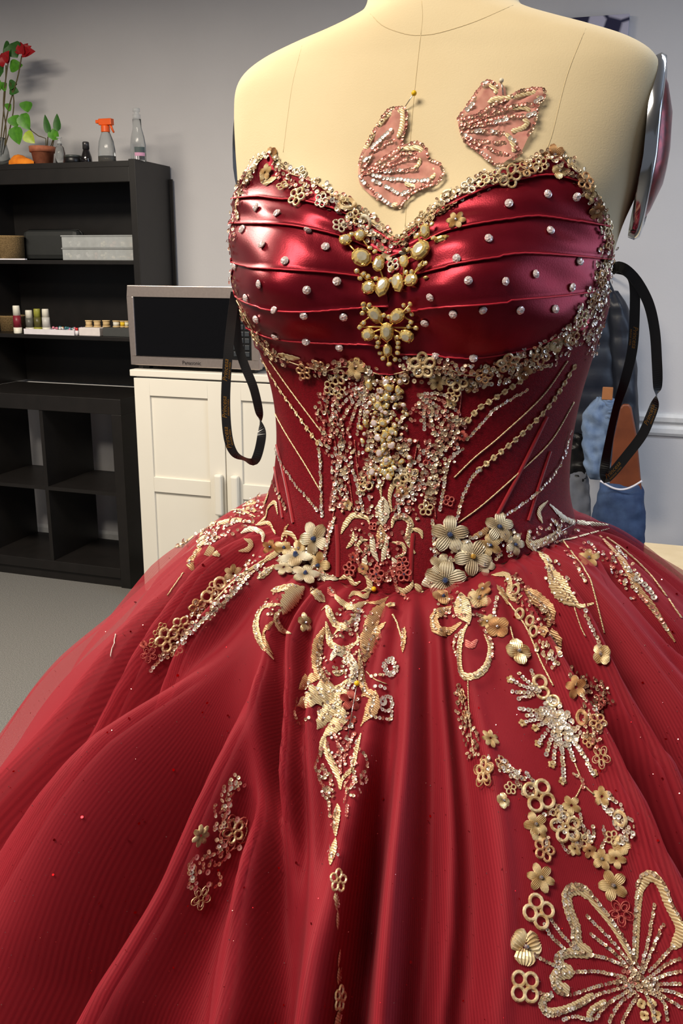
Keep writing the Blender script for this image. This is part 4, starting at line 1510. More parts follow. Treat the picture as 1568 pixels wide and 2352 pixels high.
for p_ in ([(735, 1030), (738, 1050), (740, 1110), (742, 1185)], [(1099, 1078), (1080, 1100), (1062, 1140), (1047, 1192)], [(812, 1080), (825, 1120), (835, 1175)], [(770, 1190), (755, 1250), (742, 1305)], [(993, 1195), (995, 1230), (998, 1275)], [(950, 1105), (930, 1140), (905, 1170)], [(1060, 1030), (1030, 1060), (1018, 1120), (1010, 1170)]):
    A.chain(p_, 9, ('gold', 'silver'))
A.chain([(760, 1200), (750, 1260), (738, 1320)], 9, 'rose')
A.chain([(820, 1260), (830, 1300), (870, 1340)], 9, 'rose')
A.chain([(905, 1320), (915, 1360), (940, 1380)], 9, 'rose')
A.chain([(778, 1060), (770, 1110), (760, 1170)], 8, 'rose')
for x, y, s, c in [(760, 890, 34, 'gold'), (780, 900, 30, 'gold'), (1040, 905, 36, 'gold'), (1035, 925, 30, 'gold'), (840, 1110, 40, 'gold'), (925, 1110, 44, 'gold'), (855, 1090, 30, 'rose'), (945, 1090, 34, 'gold'), (770, 960, 26, 'rose'), (1060, 1000, 30, 'rose'), (985, 1060, 26, 'rose'), (800, 1160, 30, 'gold'), (978, 1168, 34, 'gold'), (1030, 1150, 26, 'rose'), (755, 1010, 26, 'rose'), (925, 1130, 36, 'tan')]:
    A.flower(x, y, s, rd.choice(['open5', 'open4', 'solid5']), c, 1 if rd.random() < .4 else None)
A.band([(930, 1040), (945, 1060), (930, 1085), (905, 1110), (895, 1140), (900, 1175)], 12, 'gold', 'taper')
A.band([(850, 1060), (862, 1085), (872, 1110), (876, 1145)], 9, 'gold', 'taper')
A.leaf((880, 1140), (879, 1208), 34, 'pale')
A.leaf((874, 1205), (878, 1262), 24, 'tan')
for p_, w_, c_ in [([(784, 1226), (793, 1206), (812, 1184), (841, 1189), (849, 1203)], 14, 'gold'), ([(796, 1259), (810, 1243), (812, 1220)], 10, 'gold'), ([(835, 1271), (821, 1257), (829, 1243), (846, 1240)], 9, 'gold'), ([(900, 1212), (905, 1192), (925, 1186), (942, 1200), (939, 1223), (936, 1243), (953, 1271)], 15, 'gold'), ([(944, 1215), (964, 1220), (970, 1237)], 10, 'gold'), ([(900, 1245), (925, 1251), (928, 1271), (911, 1279)], 9, 'gold'), ([(855, 1228), (857, 1262), (869, 1290)], 14, 'pale'), ([(888, 1228), (884, 1262), (877, 1290)], 14, 'pale'), ([(779, 1330), (799, 1324), (813, 1341), (829, 1335)], 11, 'gold'), ([(829, 1360), (849, 1352), (846, 1330), (835, 1318)], 14, 'gold'), ([(908, 1346), (925, 1358), (944, 1346), (947, 1332)], 13, 'gold'), ([(953, 1340), (962, 1352), (972, 1362)], 14, 'gold'), ([(842, 1275), (836, 1292), (848, 1310)], 11, 'pale'), ([(900, 1280), (908, 1296), (898, 1310)], 11, 'pale'), ([(868, 1290), (862, 1312), (866, 1340)], 9, 'rose')]:
    A.band(p_, w_, c_)
for x, y, s, kd in [(812, 1279, 28, 'solid5'), (804, 1307, 34, 'open5'), (925, 1293, 30, 'open5'), (928, 1318, 36, 'open5'), (866, 1318, 38, 'open5'), (857, 1209, 20, 'open4'), (835, 1306, 30, 'solid4'), (908, 1312, 28, 'solid4')]:
    A.flower(x, y, s, kd, 'rose' if kd[0] == 'o' or s < 29 else 'tan', 0 if rd.random() < .5 else None)
A.done()

# gem cascade in the middle of the panel
casc = Lace('gem_cascade', label='cascade of champagne crystals down the corset centre')
casc.cord([(893, 868), (890, 960), (886, 1095)])
ovals = []


def gem_mesh(pear=0.0, seg=10):
    """unit gem: gold cup, faceted crown, table; pear stretches one end"""
    g = MB()

    def ringp(r, z):
        out = []
        for j in range(seg):
            a = 2 * PI * j / seg
            rr_ = r * (1 + pear * .55 * max(0, math.cos(a)) ** 3)
            out.append((rr_ * math.cos(a), rr_ * .86 * math.sin(a), z))
        return out
    n1 = g.grid([ringp(.54, -.05), ringp(.56, .10), ringp(.50, .16)], True) and len(g.f)
    g.grid([ringp(.49, .14), ringp(.42, .26), ringp(.27, .33)], True)
    t0 = len(g.v)
    g.v.append((pear * .05, 0, .34))
    last = t0 - seg
    for j in range(seg):
        g.f.append((last + j, last + (j + 1) % seg, t0))
    # prongs
    nf = len(g.f)
    for a in (.8, 2.3, 3.9, 5.4):
        g.ball((.5 * math.cos(a), .43 * math.sin(a), .16), .07, 6, 4)
    idx = [1] * n1 + [0] * (nf - n1 - seg) + [2] * seg + [1] * (len(g.f) - nf)
    return me_of(g, [M_gem, M_gold, M_table_refl], idx)


GEM = {0: gem_mesh(0), 1: gem_mesh(1.0)}
STONE = gem_mesh(0, 8)
STONE.materials[0] = M_crys
STONE.materials[2] = M_crys


def gem(px, py, size, kind=0, rot=0.0, off=.003):
    fr = frame(px, py, off, rot, (rd.uniform(-.15, .15), rd.uniform(-.15, .15)))
    return ('gem', GEM[kind], fr[0] @ Matrix.Scale(size * fr[1], 4))


for _ in range(120):
    y = rd.uniform(868, 1098)
    wd = 14 + 34 * math.sin(PI * (y - 850) / 265) ** .8
    g_ = gem(889 - (y - 870) * .02 + rd.gauss(0, .55) * wd, y, rd.choice((8, 9, 10, 11, 12, 14, 18)), rd.choice((0, 1)), rd.uniform(0, 6), rd.uniform(.002, .0045))
    casc.items.append(g_ if rd.random() < .6 else ('crystal', STONE, g_[2]))
casc.done()

# ------------------------------------------------------------------ corset side lines
A = Lace('corset_cords', label='fine gold cords and beaded chains fanning over the corset')
for p_ in ([(620, 828), (670, 899), (740, 993)], [(615, 913), (651, 984), (703, 1069), (736, 1126)], [(1302, 828), (1241, 913), (1146, 1003), (1090, 1050), (1042, 1097)], [(1316, 923), (1264, 1012), (1193, 1083), (1108, 1159), (1052, 1201)]):
    A.cord(p_, 3.6)
for p_, s in (([(604, 828), (641, 890), (674, 937), (707, 984), (731, 1017)], 15), ([(1316, 842), (1269, 918), (1231, 963), (1179, 1012), (1127, 1055), (1099, 1078)], 17), ([(1193, 875), (1132, 916), (1099, 937), (1075, 965)], 17)):
    pl = polyline(p_, step=21)
    for x, y in pl:
        A.flower(x, y, s, 'solid4', 'gold', None)
    A.cord(p_, 3)
for p_ in ([(615, 979), (641, 1045), (674, 1102), (717, 1154), (731, 1173)], [(1208, 894), (1137, 937), (1099, 979), (1071, 1008)], [(1307, 989), (1288, 1055), (1250, 1111), (1208, 1149), (1151, 1187)]):
    A.chain(p_, 8, ('gold', 'silver'), .8)
A.done()
M_velvet = mat('red_velvet', lin(150, 10, 26), .8, sheen=.8)
for p_, w_ in (([(1255, 956), (1200, 1070), (1142, 1182)], 10), ([(1262, 1036), (1235, 1120), (1212, 1196)], 8), ([(632, 1008), (655, 1100), (674, 1201)], 8), ([(773, 1205), (776, 1260), (776, 1325)], 11), ([(948, 1225), (944, 1280), (942, 1335)], 11), ([(620, 1020), (636, 1100), (650, 1190)], 5)):
    pts = []
    for x, y in polyline(p_, step=8):
        fr = frame(x, y, .0004)
        if fr:
            pts.append((fr[0].translation.copy(), fr[1], fr[2]))
    rows = []
    for i, (p, k, n) in enumerate(pts):
        tg = pts[min(i + 1, len(pts) - 1)][0] - pts[max(i - 1, 0)][0]
        sd = n.cross(tg).normalized()
        rows.append([p + sd * w_ * k * .5 * q + n * z for q, z in ((-1, 0), (-.6, .0012), (.6, .0012), (1, 0))])
    world_child(MB().grid(rows).build('boning_channel', M_velvet, None, True), gown)

# ------------------------------------------------------------------ hips
A = Lace('left_hip_lace', label='silver gold flower spray over the hip on the cabinet side')
for x, y, s, kd, c, b in [(725, 1237, 78, 'solid5', 'pale', 0), (680, 1282, 84, 'solid5', 'pale', 0), (652, 1306, 46, 'solid5', 'pale', None), (734, 1298, 62, 'solid5', 'gold', 0), (700, 1322, 64, 'solid5', 'pale', 0), (650, 1262, 46, 'solid5', 'gold', 0), (697, 1431, 46, 'solid5', 'gold', 1), (690, 1258, 40, 'solid5', 'gold', 1), (620, 1258, 36, 'solid5', 'tan', 0)]:
    A.flower(x, y, s * 1.12, kd, c, b)
A.leaf((722, 1320), (776, 1332), 34, 'pale')
A.leaf((682, 1345), (622, 1358), 26, 'gold')
A.leaf((698, 1348), (648, 1412), 44, 'gold', .12, serr=9)
A.leaf((712, 1350), (746, 1384), 26, 'gold')
A.leaf((752, 1350), (768, 1372), 20, 'rose')
for p_, w_, c_ in [([(644, 1388), (605, 1397), (588, 1436), (602, 1481), (627, 1515)], 17, 'gold'), ([(644, 1402), (633, 1419), (644, 1445), (667, 1456)], 15, 'gold'), ([(630, 1424), (608, 1450), (610, 1478), (625, 1504)], 12, 'tan'), ([(646, 1242), (655, 1225), (672, 1228), (688, 1252)], 11, 'gold'), ([(661, 1236), (655, 1218), (664, 1204)], 8, 'tan'), ([(616, 1080), (609, 1118), (616, 1136), (601, 1172)], 18, 'gold'), ([(542, 1151), (575, 1157), (596, 1141), (606, 1118)], 20, 'gold'), ([(553, 1174), (575, 1169), (593, 1182)], 12, 'gold'), ([(639, 1182), (632, 1154), (616, 1167), (611, 1187), (591, 1205)], 10, 'gold'), ([(586, 1207), (619, 1202), (632, 1228)], 10, 'gold'), ([(553, 1225), (575, 1215), (601, 1225), (603, 1246)], 13, 'pale'), ([(560, 1238), (575, 1246), (570, 1261), (547, 1266)], 12, 'gold'), ([(583, 1202), (542, 1195), (504, 1202), (463, 1210), (443, 1233), (410, 1256), (388, 1253)], 12, 'gold'), ([(463, 1223), (466, 1256), (504, 1276)], 26, 'gold'), ([(463, 1259), (438, 1289), (443, 1310)], 24, 'tan'), ([(500, 1180), (550, 1172), (590, 1190)], 6, 'gold'), ([(591, 1330), (612, 1314), (629, 1299)], 15, 'gold'), ([(605, 1290), (635, 1270), (650, 1255)], 14, 'gold')]:
    A.band(p_, w_, c_)
A.cord([(448, 1180), (500, 1172), (560, 1182)], 3)
A.cord([(422, 1315), (400, 1345), (384, 1368)], 3)
A.cord([(616, 1281), (550, 1325), (494, 1381)], 5)
A.cord([(612, 1290), (560, 1320), (520, 1352)], 4)
A.mass([(605, 1150), (560, 1190), (500, 1215), (450, 1240)], 50, .22, 8, ('gold', 'rose', 'silver'))
A.mass([(640, 1265), (690, 1290), (740, 1305)], 70, .2, 8, ('silver', 'gold'))
A.mass([(600, 1290), (540, 1340), (480, 1395), (400, 1470)], 40, .25, 8, ('gold', 'tan' if False else 'dark', 'silver'))
A.mass([(640, 1360), (615, 1420)], 40, .15, 8, ('gold', 'dark'))
A.mass([(445, 1212), (475, 1216), (500, 1232)], 34, .7, 10, ('dark', 'silver', 'gold'))
A.mass([(412, 1256), (430, 1244)], 16, .6, 9, ('dark', 'gold'))
A.mass([(525, 1125), (545, 1118), (570, 1130)], 16, .5, 8, ('dark', 'silver'))
A.chain([(621, 1090), (634, 1118), (649, 1146), (660, 1169)], 11, ('gold', 'dark'))
A.chain([(593, 1302), (555, 1345), (517, 1381), (479, 1412), (443, 1447), (410, 1478), (366, 1514), (346, 1539)], 10, ('gold', 'silver'))
A.mass([(560, 1330), (500, 1390), (430, 1455), (370, 1512)], 18, .45, 9, ('gold', 'tan' if False else 'dark', 'silver'))
A.mass([(462, 1382), (445, 1405)], 26, .7, 9, ('gold', 'dark', 'silver'))
for x, y, s, kd, c in [(535, 1317, 48, 'solid6', 'gold'), (504, 1340, 34, 'ring', 'gold'), (490, 1352, 34, 'open4', 'gold'), (474, 1370, 32, 'ring', 'gold'), (453, 1394, 40, 'open5', 'tan'), (415, 1437, 46, 'open5', 'gold'), (384, 1468, 58, 'open5', 'gold'), (341, 1503, 38, 'wire5', 'rose'), (372, 1440, 22, 'open4', 'tan'), (362, 1455, 22, 'open4', 'tan'), (352, 1476, 24, 'open4', 'tan'), (404, 1490, 32, 'open5', 'gold'), (330, 1480, 20, 'solid4', 'rose')]:
    A.flower(x, y, s, kd, c, None)
A.done()

A = Lace('right_hip_lace', label='silver gold flower spray over the hip on the coat side')
for x, y, s, kd, c, b in [(1032, 1228, 84, 'solid5', 'pale', 0), (1144, 1210, 68, 'solid5', 'pale', 0), (1124, 1252, 52, 'solid5', 'gold', 0), (1180, 1250, 50, 'solid5', 'pale', 0), (1084, 1278, 84, 'solid5', 'pale', 2), (1110, 1296, 50, 'solid5', 'pale', 1), (1022, 1332, 92, 'solid5', 'pale', 0), (1012, 1298, 54, 'solid5', 'pale', None), (1016, 1374, 50, 'solid4', 'tan', 0), (1100, 1378, 54, 'solid4', 'gold', 1), (1112, 1356, 44, 'solid5', 'tan', 1), (1144, 1442, 52, 'solid4', 'tan', 1), (1120, 1430, 40, 'solid5', 'gold', 1), (1188, 1498, 62, 'solid4', 'gold', 1), (1384, 1502, 48, 'solid4', 'gold', 1), (1352, 1284, 48, 'solid5', 'gold', 1), (1156, 1228, 40, 'solid5', 'gold', 0)]:
    A.flower(x, y, s * 1.12, kd, c, b)
A.leaf((1030, 1320), (968, 1342), 40, 'pale')
A.leaf((1058, 1362), (1078, 1432), 40, 'gold', .08, serr=9)
A.leaf((1262, 1304), (1322, 1392), 48, 'gold', .06)
for p_, w_, c_ in [([(1038, 1394), (1000, 1414), (1004, 1446), (1032, 1450), (1060, 1430)], 24, 'tan'), ([(1076, 1430), (1060, 1462), (1056, 1510), (1064, 1550), (1092, 1552), (1116, 1530), (1124, 1490), (1112, 1458)], 17, 'gold'), ([(1070, 1470), (1080, 1485), (1095, 1470)], 16, 'rose'), ([(1128, 1322), (1164, 1322), (1176, 1358), (1188, 1374)], 14, 'gold'), ([(1176, 1330), (1168, 1360), (1184, 1378), (1200, 1368)], 12, 'gold'), ([(1205, 1350), (1236, 1378), (1264, 1406), (1260, 1440)], 30, 'tan'), ([(1236, 1442), (1275, 1466), (1282, 1500)], 28, 'tan'), ([(1212, 1254), (1252, 1282), (1272, 1322), (1316, 1374), (1332, 1392), (1364, 1386)], 18, 'gold'), ([(1212, 1218), (1216, 1250), (1252, 1242), (1280, 1222), (1272, 1194)], 20, 'gold'), ([(1244, 1202), (1236, 1174), (1256, 1150)], 12, 'gold'), ([(1260, 1158), (1300, 1194), (1340, 1202), (1396, 1206)], 14, 'pale'), ([(1270, 1245), (1310, 1238), (1340, 1230), (1398, 1214)], 5, 'pale'), ([(1376, 1230), (1420, 1278), (1444, 1314), (1468, 1358), (1500, 1398), (1549, 1474)], 16, 'tan'), ([(1080, 1238), (1110, 1222), (1130, 1205)], 14, 'tan'), ([(1140, 1345), (1155, 1365), (1165, 1390)], 18, 'tan')]:
    A.band(p_, w_, c_)
A.cord([(1144, 1362), (1180, 1400), (1212, 1446), (1244, 1522), (1272, 1575)], 5)
A.cord([(1292, 1242), (1348, 1318), (1364, 1358), (1388, 1454)], 4)
A.cord([(1392, 1234), (1440, 1270), (1496, 1326), (1564, 1420)], 4)
A.cord([(1170, 1440), (1178, 1470), (1186, 1490)], 4)
A.cord([(1320, 1395), (1335, 1440), (1346, 1462)], 3)
A.chain([(1140, 1374), (1138, 1400), (1134, 1424)], 9, ('gold', 'silver'))
A.chain([(1344, 1404), (1362, 1440), (1380, 1478), (1384, 1510)], 11, ('silver', 'gold'))
A.chain([(1300, 1270), (1325, 1300), (1345, 1335)], 9, ('gold', 'rose'))
A.chain([(1460, 1330), (1480, 1345), (1500, 1372)], 14, 'silver', .9, .12)
A.chain([(1470, 1370), (1500, 1400), (1530, 1445)], 10, ('rose', 'gold'))
A.mass([(1215, 1235), (1260, 1225), (1320, 1205)], 46, .25, 8, ('gold', 'silver', 'rose'))
A.mass([(1000, 1290), (1060, 1270), (1120, 1250), (1190, 1245)], 70, .2, 8, ('silver', 'gold'))
A.mass([(1010, 1380), (1060, 1400), (1110, 1390)], 70, .2, 8, ('gold', 'rose', 'dark'))
A.mass([(1170, 1330), (1215, 1380), (1260, 1440)], 44, .3, 8, ('gold', 'dark', 'rose'))
A.mass([(1260, 1300), (1310, 1370)], 40, .2, 8, ('gold', 'silver'))
A.mass([(1340, 1250), (1400, 1290), (1460, 1370)], 30, .25, 8, ('gold', 'rose', 'silver'))
A.mass([(1410, 1262), (1440, 1300), (1462, 1335)], 20, .5, 9, ('gold', 'silver'))
A.mass([(1240, 1480), (1262, 1500), (1280, 1525)], 34, .8, 11, ('silver', 'gold', 'gold'))
A.mass([(1270, 1190), (1285, 1225)], 22, .5, 8, ('silver', 'gold'))
for x, y in ((1196, 1410), (1220, 1426), (1228, 1450), (1186, 1355)):
    A.flower(x, y, 30, 'ring', 'gold')
A.chain([(1060, 1450), (1046, 1475), (1052, 1505)], 9, 'gold')
A.chain([(1110, 1450), (1128, 1480), (1128, 1510)], 8, ('gold', 'rose'))
A.done()

# ------------------------------------------------------------------ centre of the skirt
A = Lace('skirt_centre_lace', label='long gold scroll embroidery running down the skirt front')
A.cord([(824, 1492), (829, 1557), (841, 1588)], 4)
A.cord([(841, 1543), (863, 1562), (887, 1572)], 3)
A.cord([(900, 1412), (915, 1440), (925, 1470)], 5)
for p_, w_, c_ in [([(768, 1366), (782, 1383), (810, 1397), (829, 1388), (846, 1383)], 18, 'gold'), ([(740, 1402), (751, 1394), (759, 1417), (773, 1436), (799, 1436), (821, 1402)], 17, 'gold'), ([(748, 1428), (754, 1459), (762, 1481), (790, 1492), (821, 1475), (821, 1453)], 15, 'gold'), ([(768, 1459), (779, 1447), (801, 1445)], 12, 'gold'), ([(745, 1442), (728, 1481), (726, 1523), (740, 1557), (768, 1582)], 24, 'tan'), ([(759, 1518), (773, 1498), (799, 1509), (813, 1543), (799, 1577)], 22, 'pale'), ([(762, 1543), (778, 1547), (793, 1540)], 15, 'gold'), ([(745, 1571), (770, 1588), (801, 1560)], 17, 'gold'), ([(824, 1492), (829, 1557), (841, 1588), (857, 1605), (845, 1640), (829, 1669)], 17, 'tan'), ([(847, 1360), (835, 1372), (815, 1362), (800, 1372)], 14, 'gold'), ([(748, 1685), (738, 1711), (735, 1740)], 12, 'gold'), ([(745, 1692), (752, 1731), (768, 1764), (778, 1790), (781, 1813)], 15, 'gold'), ([(830, 1685), (819, 1724), (811, 1764), (788, 1790), (783, 1815)], 15, 'gold'), ([(830, 1600), (850, 1590), (862, 1606)], 14, 'tan'), ([(845, 1385), (870, 1385), (892, 1372)], 12, 'tan')]:
    A.band(p_, w_, c_)
A.leaf((835, 1442), (882, 1384), 32, 'tan', .05)
A.leaf((827, 1486), (871, 1426), 26, 'tan', -.08)
A.leaf((835, 1522), (886, 1430), 40, 'tan', -.12, serr=8)
A.leaf((800, 1590), (680, 1622), 50, 'gold', .10, serr=7)
A.leaf((792, 1598), (726, 1676), 40, 'gold', .05, serr=5)
A.leaf((790, 1622), (742, 1692), 32, 'gold', -.12)
A.leaf((738, 1552), (684, 1584), 32, 'tan', .1)
A.leaf((862, 1586), (834, 1660), 32, 'tan', -.1)
A.leaf((930, 1440), (926, 1500), 18, 'tan', serr=5)
A.flower(804, 1610, 56, 'solid5', 'rose', None)
A.flower(804, 1656, 32, 'solid5', 'rose', None)
A.flower(897, 1392, 26, 'solid5', 'gold', 1)
A.chain([(821, 1405), (818, 1425), (824, 1450)], 14, 'silver', .85, .1)
A.mass([(735, 1480), (733, 1530), (750, 1565)], 16, .6, 7, ('dark', 'gold'))
A.mass([(800, 1530), (808, 1560), (800, 1590)], 18, .6, 8, ('silver', 'gold'))
A.mass([(700, 1570), (720, 1590), (745, 1600)], 24, .4, 8, ('gold', 'silver'))
A.mass([(790, 1390), (835, 1430), (800, 1500), (780, 1560)], 90, .16, 8, ('gold', 'rose', 'dark'))
A.mass([(740, 1610), (790, 1640), (780, 1700), (785, 1760)], 60, .2, 8, ('gold', 'rose', 'silver'))
A.ring(897, 1534, 19, 10, 'silver')
A.ring(897, 1534, 13, 9, 'silver')
A.ring(885, 1617, 17, 9, 'silver')
A.sequin(876, 1612, 22, 'silver', .05)
A.chain([(855, 1555), (875, 1552), (885, 1548)], 9, 'gold')
A.chain([(852, 1648), (875, 1650), (897, 1652), (901, 1635)], 9, ('gold', 'silver'))
A.chain([(678, 1605), (672, 1644), (683, 1663), (711, 1650)], 9, ('tan' if False else 'dark', 'gold'))
A.chain([(862, 1580), (872, 1578), (880, 1582)], 10, 'silver')
A.chain([(768, 1688), (781, 1724), (784, 1777)], 9, 'rose')
A.chain([(817, 1688), (800, 1715), (794, 1750)], 9, 'rose')
A.mass([(790, 1600), (806, 1612), (820, 1620)], 24, .35, 10, ('silver', 'rose'))
A.chain([(830, 1724), (840, 1757), (824, 1790), (801, 1823), (794, 1875)], 9, ('dark', 'gold', 'rose'))
A.chain([(735, 1721), (722, 1757), (732, 1797), (752, 1829), (761, 1875)], 9, ('dark', 'gold', 'rose'))
A.mass([(740, 1760), (752, 1790), (765, 1830)], 16, .5, 8, ('dark', 'gold', 'rose'))
A.mass([(822, 1755), (812, 1785), (798, 1820)], 16, .5, 8, ('dark', 'gold', 'rose'))
for x, y in ((738, 1777), (746, 1823), (828, 1790), (811, 1820)):
    A.ring(x, y, 10, 8, ('gold', 'silver'))
A.leaf((776, 1846), (773, 1922), 34, 'gold')
A.leaf((772, 1925), (760, 1988), 30, 'gold')
A.flower(773, 2023, 50, 'open5', 'gold', None, .3)
A.leaf((768, 2050), (772, 2092), 18, 'gold')
A.leaf((773, 2090), (773, 2136), 14, 'gold')
A.leaf((779, 2180), (774, 2222), 14, 'gold')
A.leaf((776, 2220), (774, 2262), 20, 'gold')
A.flower(775, 2292, 54, 'open5', 'gold', None, 1.2)
A.leaf((778, 2316), (768, 2380), 40, 'gold')
A.mass([(774, 1870), (773, 1900)], 16, .6, 7, ('dark', 'rose'))
A.mass([(768, 1945), (764, 1970)], 14, .6, 7, ('silver', 'rose'))
A.done()

# ------------------------------------------------------------------ sequin spray on the left panel
A = Lace('sequin_spray', label='small separate spray of champagne sequins and flowers on the skirt')
A.cord([(533, 1880), (556, 1885), (566, 1908), (550, 1940), (535, 1950)], 2.5)
A.mass([(523, 1790), (545, 1800), (520, 1815), (512, 1838), (520, 1858), (505, 1880), (500, 1905)], 26, .6, 11, ('silver', 'gold', 'gold'))
A.mass([(497, 1925), (500, 1945), (478, 1968), (455, 1985), (440, 2010), (440, 2035)], 30, .55, 11, ('silver', 'gold', 'gold'))
A.chain([(512, 1940), (520, 1960), (505, 1980), (490, 1985)], 11, ('silver', 'gold'))
A.chain([(440, 1972), (430, 1988), (436, 2002)], 11, ('silver', 'gold'))
A.chain([(497, 2005), (504, 2022), (492, 2034), (482, 2030)], 11, 'gold')
A.chain([(490, 1848), (488, 1860), (492, 1874)], 9, 'gold')
A.flower(533, 1908, 54, 'open5', 'gold', None, .6)
A.flower(535, 1910, 84, 'wire5', 'rose', None, .6, .0006)
A.flower(458, 1918, 56, 'solid7', 'gold', None)
A.flower(458, 2060, 56, 'wire5', 'gold', None)
for x, y in ((521, 1808), (518, 1846), (515, 1862), (537, 1879), (543, 1944), (516, 1962), (443, 1966), (433, 1990), (468, 2000), (470, 2028), (440, 2036), (467, 2058)):
    A.sequin(x, y, 14, 'silver', .08, .004)
A.done()

# ------------------------------------------------------------------ right panel
A = Lace('sequin_burst', label='shimmering sequin firework motif on the skirt')
for x, y, s in ((1239, 1568, 38), (1246, 1593, 34), (1270, 1612, 34)):
    A.flower(x, y, s, 'ring', 'gold')
for ex, ey in ((1170, 1561), (1177, 1590), (1192, 1550), (1217, 1543), (1190, 1606)):
    A.chain([(1235, 1590), ((1235 + ex) / 2, (1590 + ey) / 2 + 3), (ex, ey)], 10, ('silver', 'gold'))
for ex, ey in ((1192, 1631), (1199, 1662), (1228, 1673), (1235, 1709), (1252, 1735), (1268, 1753), (1293, 1793), (1315, 1746), (1337, 1731), (1366, 1775), (1210, 1645)):
    A.chain([(1275, 1640), ((1275 + ex) / 2 + 3, (1640 + ey) / 2), (ex, ey)], 11, ('silver', 'silver', 'gold'), .8, .14)
A.mass([(1250, 1620), (1275, 1650), (1300, 1680), (1315, 1705)], 62, .85, 12, ('silver', 'silver', 'gold'), .16)
for x, y in ((1199, 1662), (1235, 1709), (1266, 1757), (1290, 1795), (1366, 1775), (1172, 1562), (1228, 1673)):
    A.flower(x, y, 22, 'solid5', 'gold')
A.cord([(1319, 1753), (1330, 1780), (1337, 1800), (1362, 1825)], 4)
A.cord([(1337, 1800), (1325, 1825), (1315, 1840)], 4)
A.chain([(1315, 1780), (1333, 1790), (1337, 1810)], 9, ('rose', 'gold'))
A.done()

A = Lace('skirt_flower_trail', label='winding trail of gold lace flowers on the skirt')
A.cord([(1076, 1555), (1078, 1620), (1085, 1700), (1090, 1740)], 3)
A.cord([(1246, 2123), (1265, 2155), (1291, 2180)], 3)
A.cord([(1214, 2186), (1245, 2205), (1280, 2223)], 3)
A.mass([(1062, 1575), (1066, 1622), (1074, 1659), (1088, 1695), (1089, 1740)], 30, .6, 9, ('dark', 'gold', 'gold'))
A.mass([(1112, 1745), (1160, 1768), (1200, 1792), (1220, 1830)], 36, .45, 10, ('gold', 'silver', 'dark'))
A.mass([(1260, 1860), (1290, 1885), (1320, 1915), (1345, 1940)], 44, .5, 10, ('gold', 'dark', 'silver'))
A.mass([(1395, 1830), (1420, 1862), (1440, 1900), (1438, 1935)], 44, .55, 11, ('silver', 'gold', 'silver'))
A.mass([(1345, 1555), (1385, 1590), (1390, 1612), (1345, 1644), (1377, 1670), (1362, 1706)], 36, .5, 9, ('gold', 'rose', 'dark'))
A.mass([(1310, 1545), (1340, 1565), (1360, 1620), (1340, 1690)], 30, .35, 9, ('gold', 'dark'))
for p_ in ([(1178, 1770), (1196, 1790), (1210, 1785)], [(1330, 1872), (1332, 1890), (1340, 1905)], [(1358, 1900), (1362, 1918), (1356, 1935)], [(1382, 1900), (1388, 1925), (1380, 1945)], [(1284, 1930), (1292, 1948), (1302, 1958)], [(1246, 2123), (1262, 2150), (1290, 2178)], [(1263, 2114), (1285, 2145), (1314, 2177)], [(1218, 2188), (1245, 2205), (1280, 2223)], [(1223, 2274), (1243, 2282), (1263, 2286)], [(1255, 1925), (1250, 1940), (1256, 1952)]):
    A.chain(p_, 9, ('gold', 'silver', 'dark'))
for x, y, s, kd, c, b in [(1326, 1579, 60, 'solid5', 'tan', None), (1340, 1648, 40, 'ring', 'tan', None), (1384, 1738, 54, 'wire5', 'gold', None), (1372, 1660, 40, 'open5', 'tan', None), (1380, 1610, 34, 'open5', 'rose', None), (1355, 1700, 34, 'open5', 'tan', None), (1123, 1698, 50, 'solid7', 'gold', None), (1116, 1772, 52, 'open5', 'gold', None), (1116, 1774, 74, 'wire5', 'tan', None), (1152, 1840, 40, 'solid4', 'gold', 1), (1235, 1829, 76, 'open4', 'gold', None), (1310, 1851, 50, 'solid5', 'gold', None), (1228, 1894, 62, 'solid5', 'gold', 1), (1235, 1918, 44, 'solid5', 'gold', None), (1297, 1901, 70, 'open5', 'gold', None), (1247, 1953, 52, 'open5', 'tan', None), (1333, 1930, 34, 'open4', 'gold', None), (1318, 1950, 36, 'solid5', 'gold', None), (1352, 1955, 38, 'solid5', 'tan', None), (1380, 1974, 54, 'solid5', 'gold', 1), (1413, 1972, 50, 'solid5', 'gold', None), (1427, 1941, 46, 'solid4', 'gold', None), (1384, 1829, 50, 'solid5', 'gold', None), (1427, 1880, 40, 'ring', 'gold', None), (1405, 1925, 34, 'open5', 'gold', None), (1239, 2017, 72, 'solid6', 'gold', 1), (1234, 2094, 74, 'open4', 'gold', None), (1204, 2174, 84, 'solid3', 'gold', 1), (1203, 2266, 72, 'open4', 'gold', None), (1406, 2034, 74, 'solid5', 'gold', 1), (1424, 2097, 60, 'wire5', 'rose', None), (1065, 1600, 30, 'open5', 'tan', None), (1072, 1645, 28, 'open5', 'tan', None), (1150, 1755, 34, 'open5', 'tan', None), (1170, 1812, 30, 'open5', 'gold', None), (1275, 1862, 34, 'open4', 'gold', None)]:
    A.flower(x, y, s, kd, c, b)
A.done()

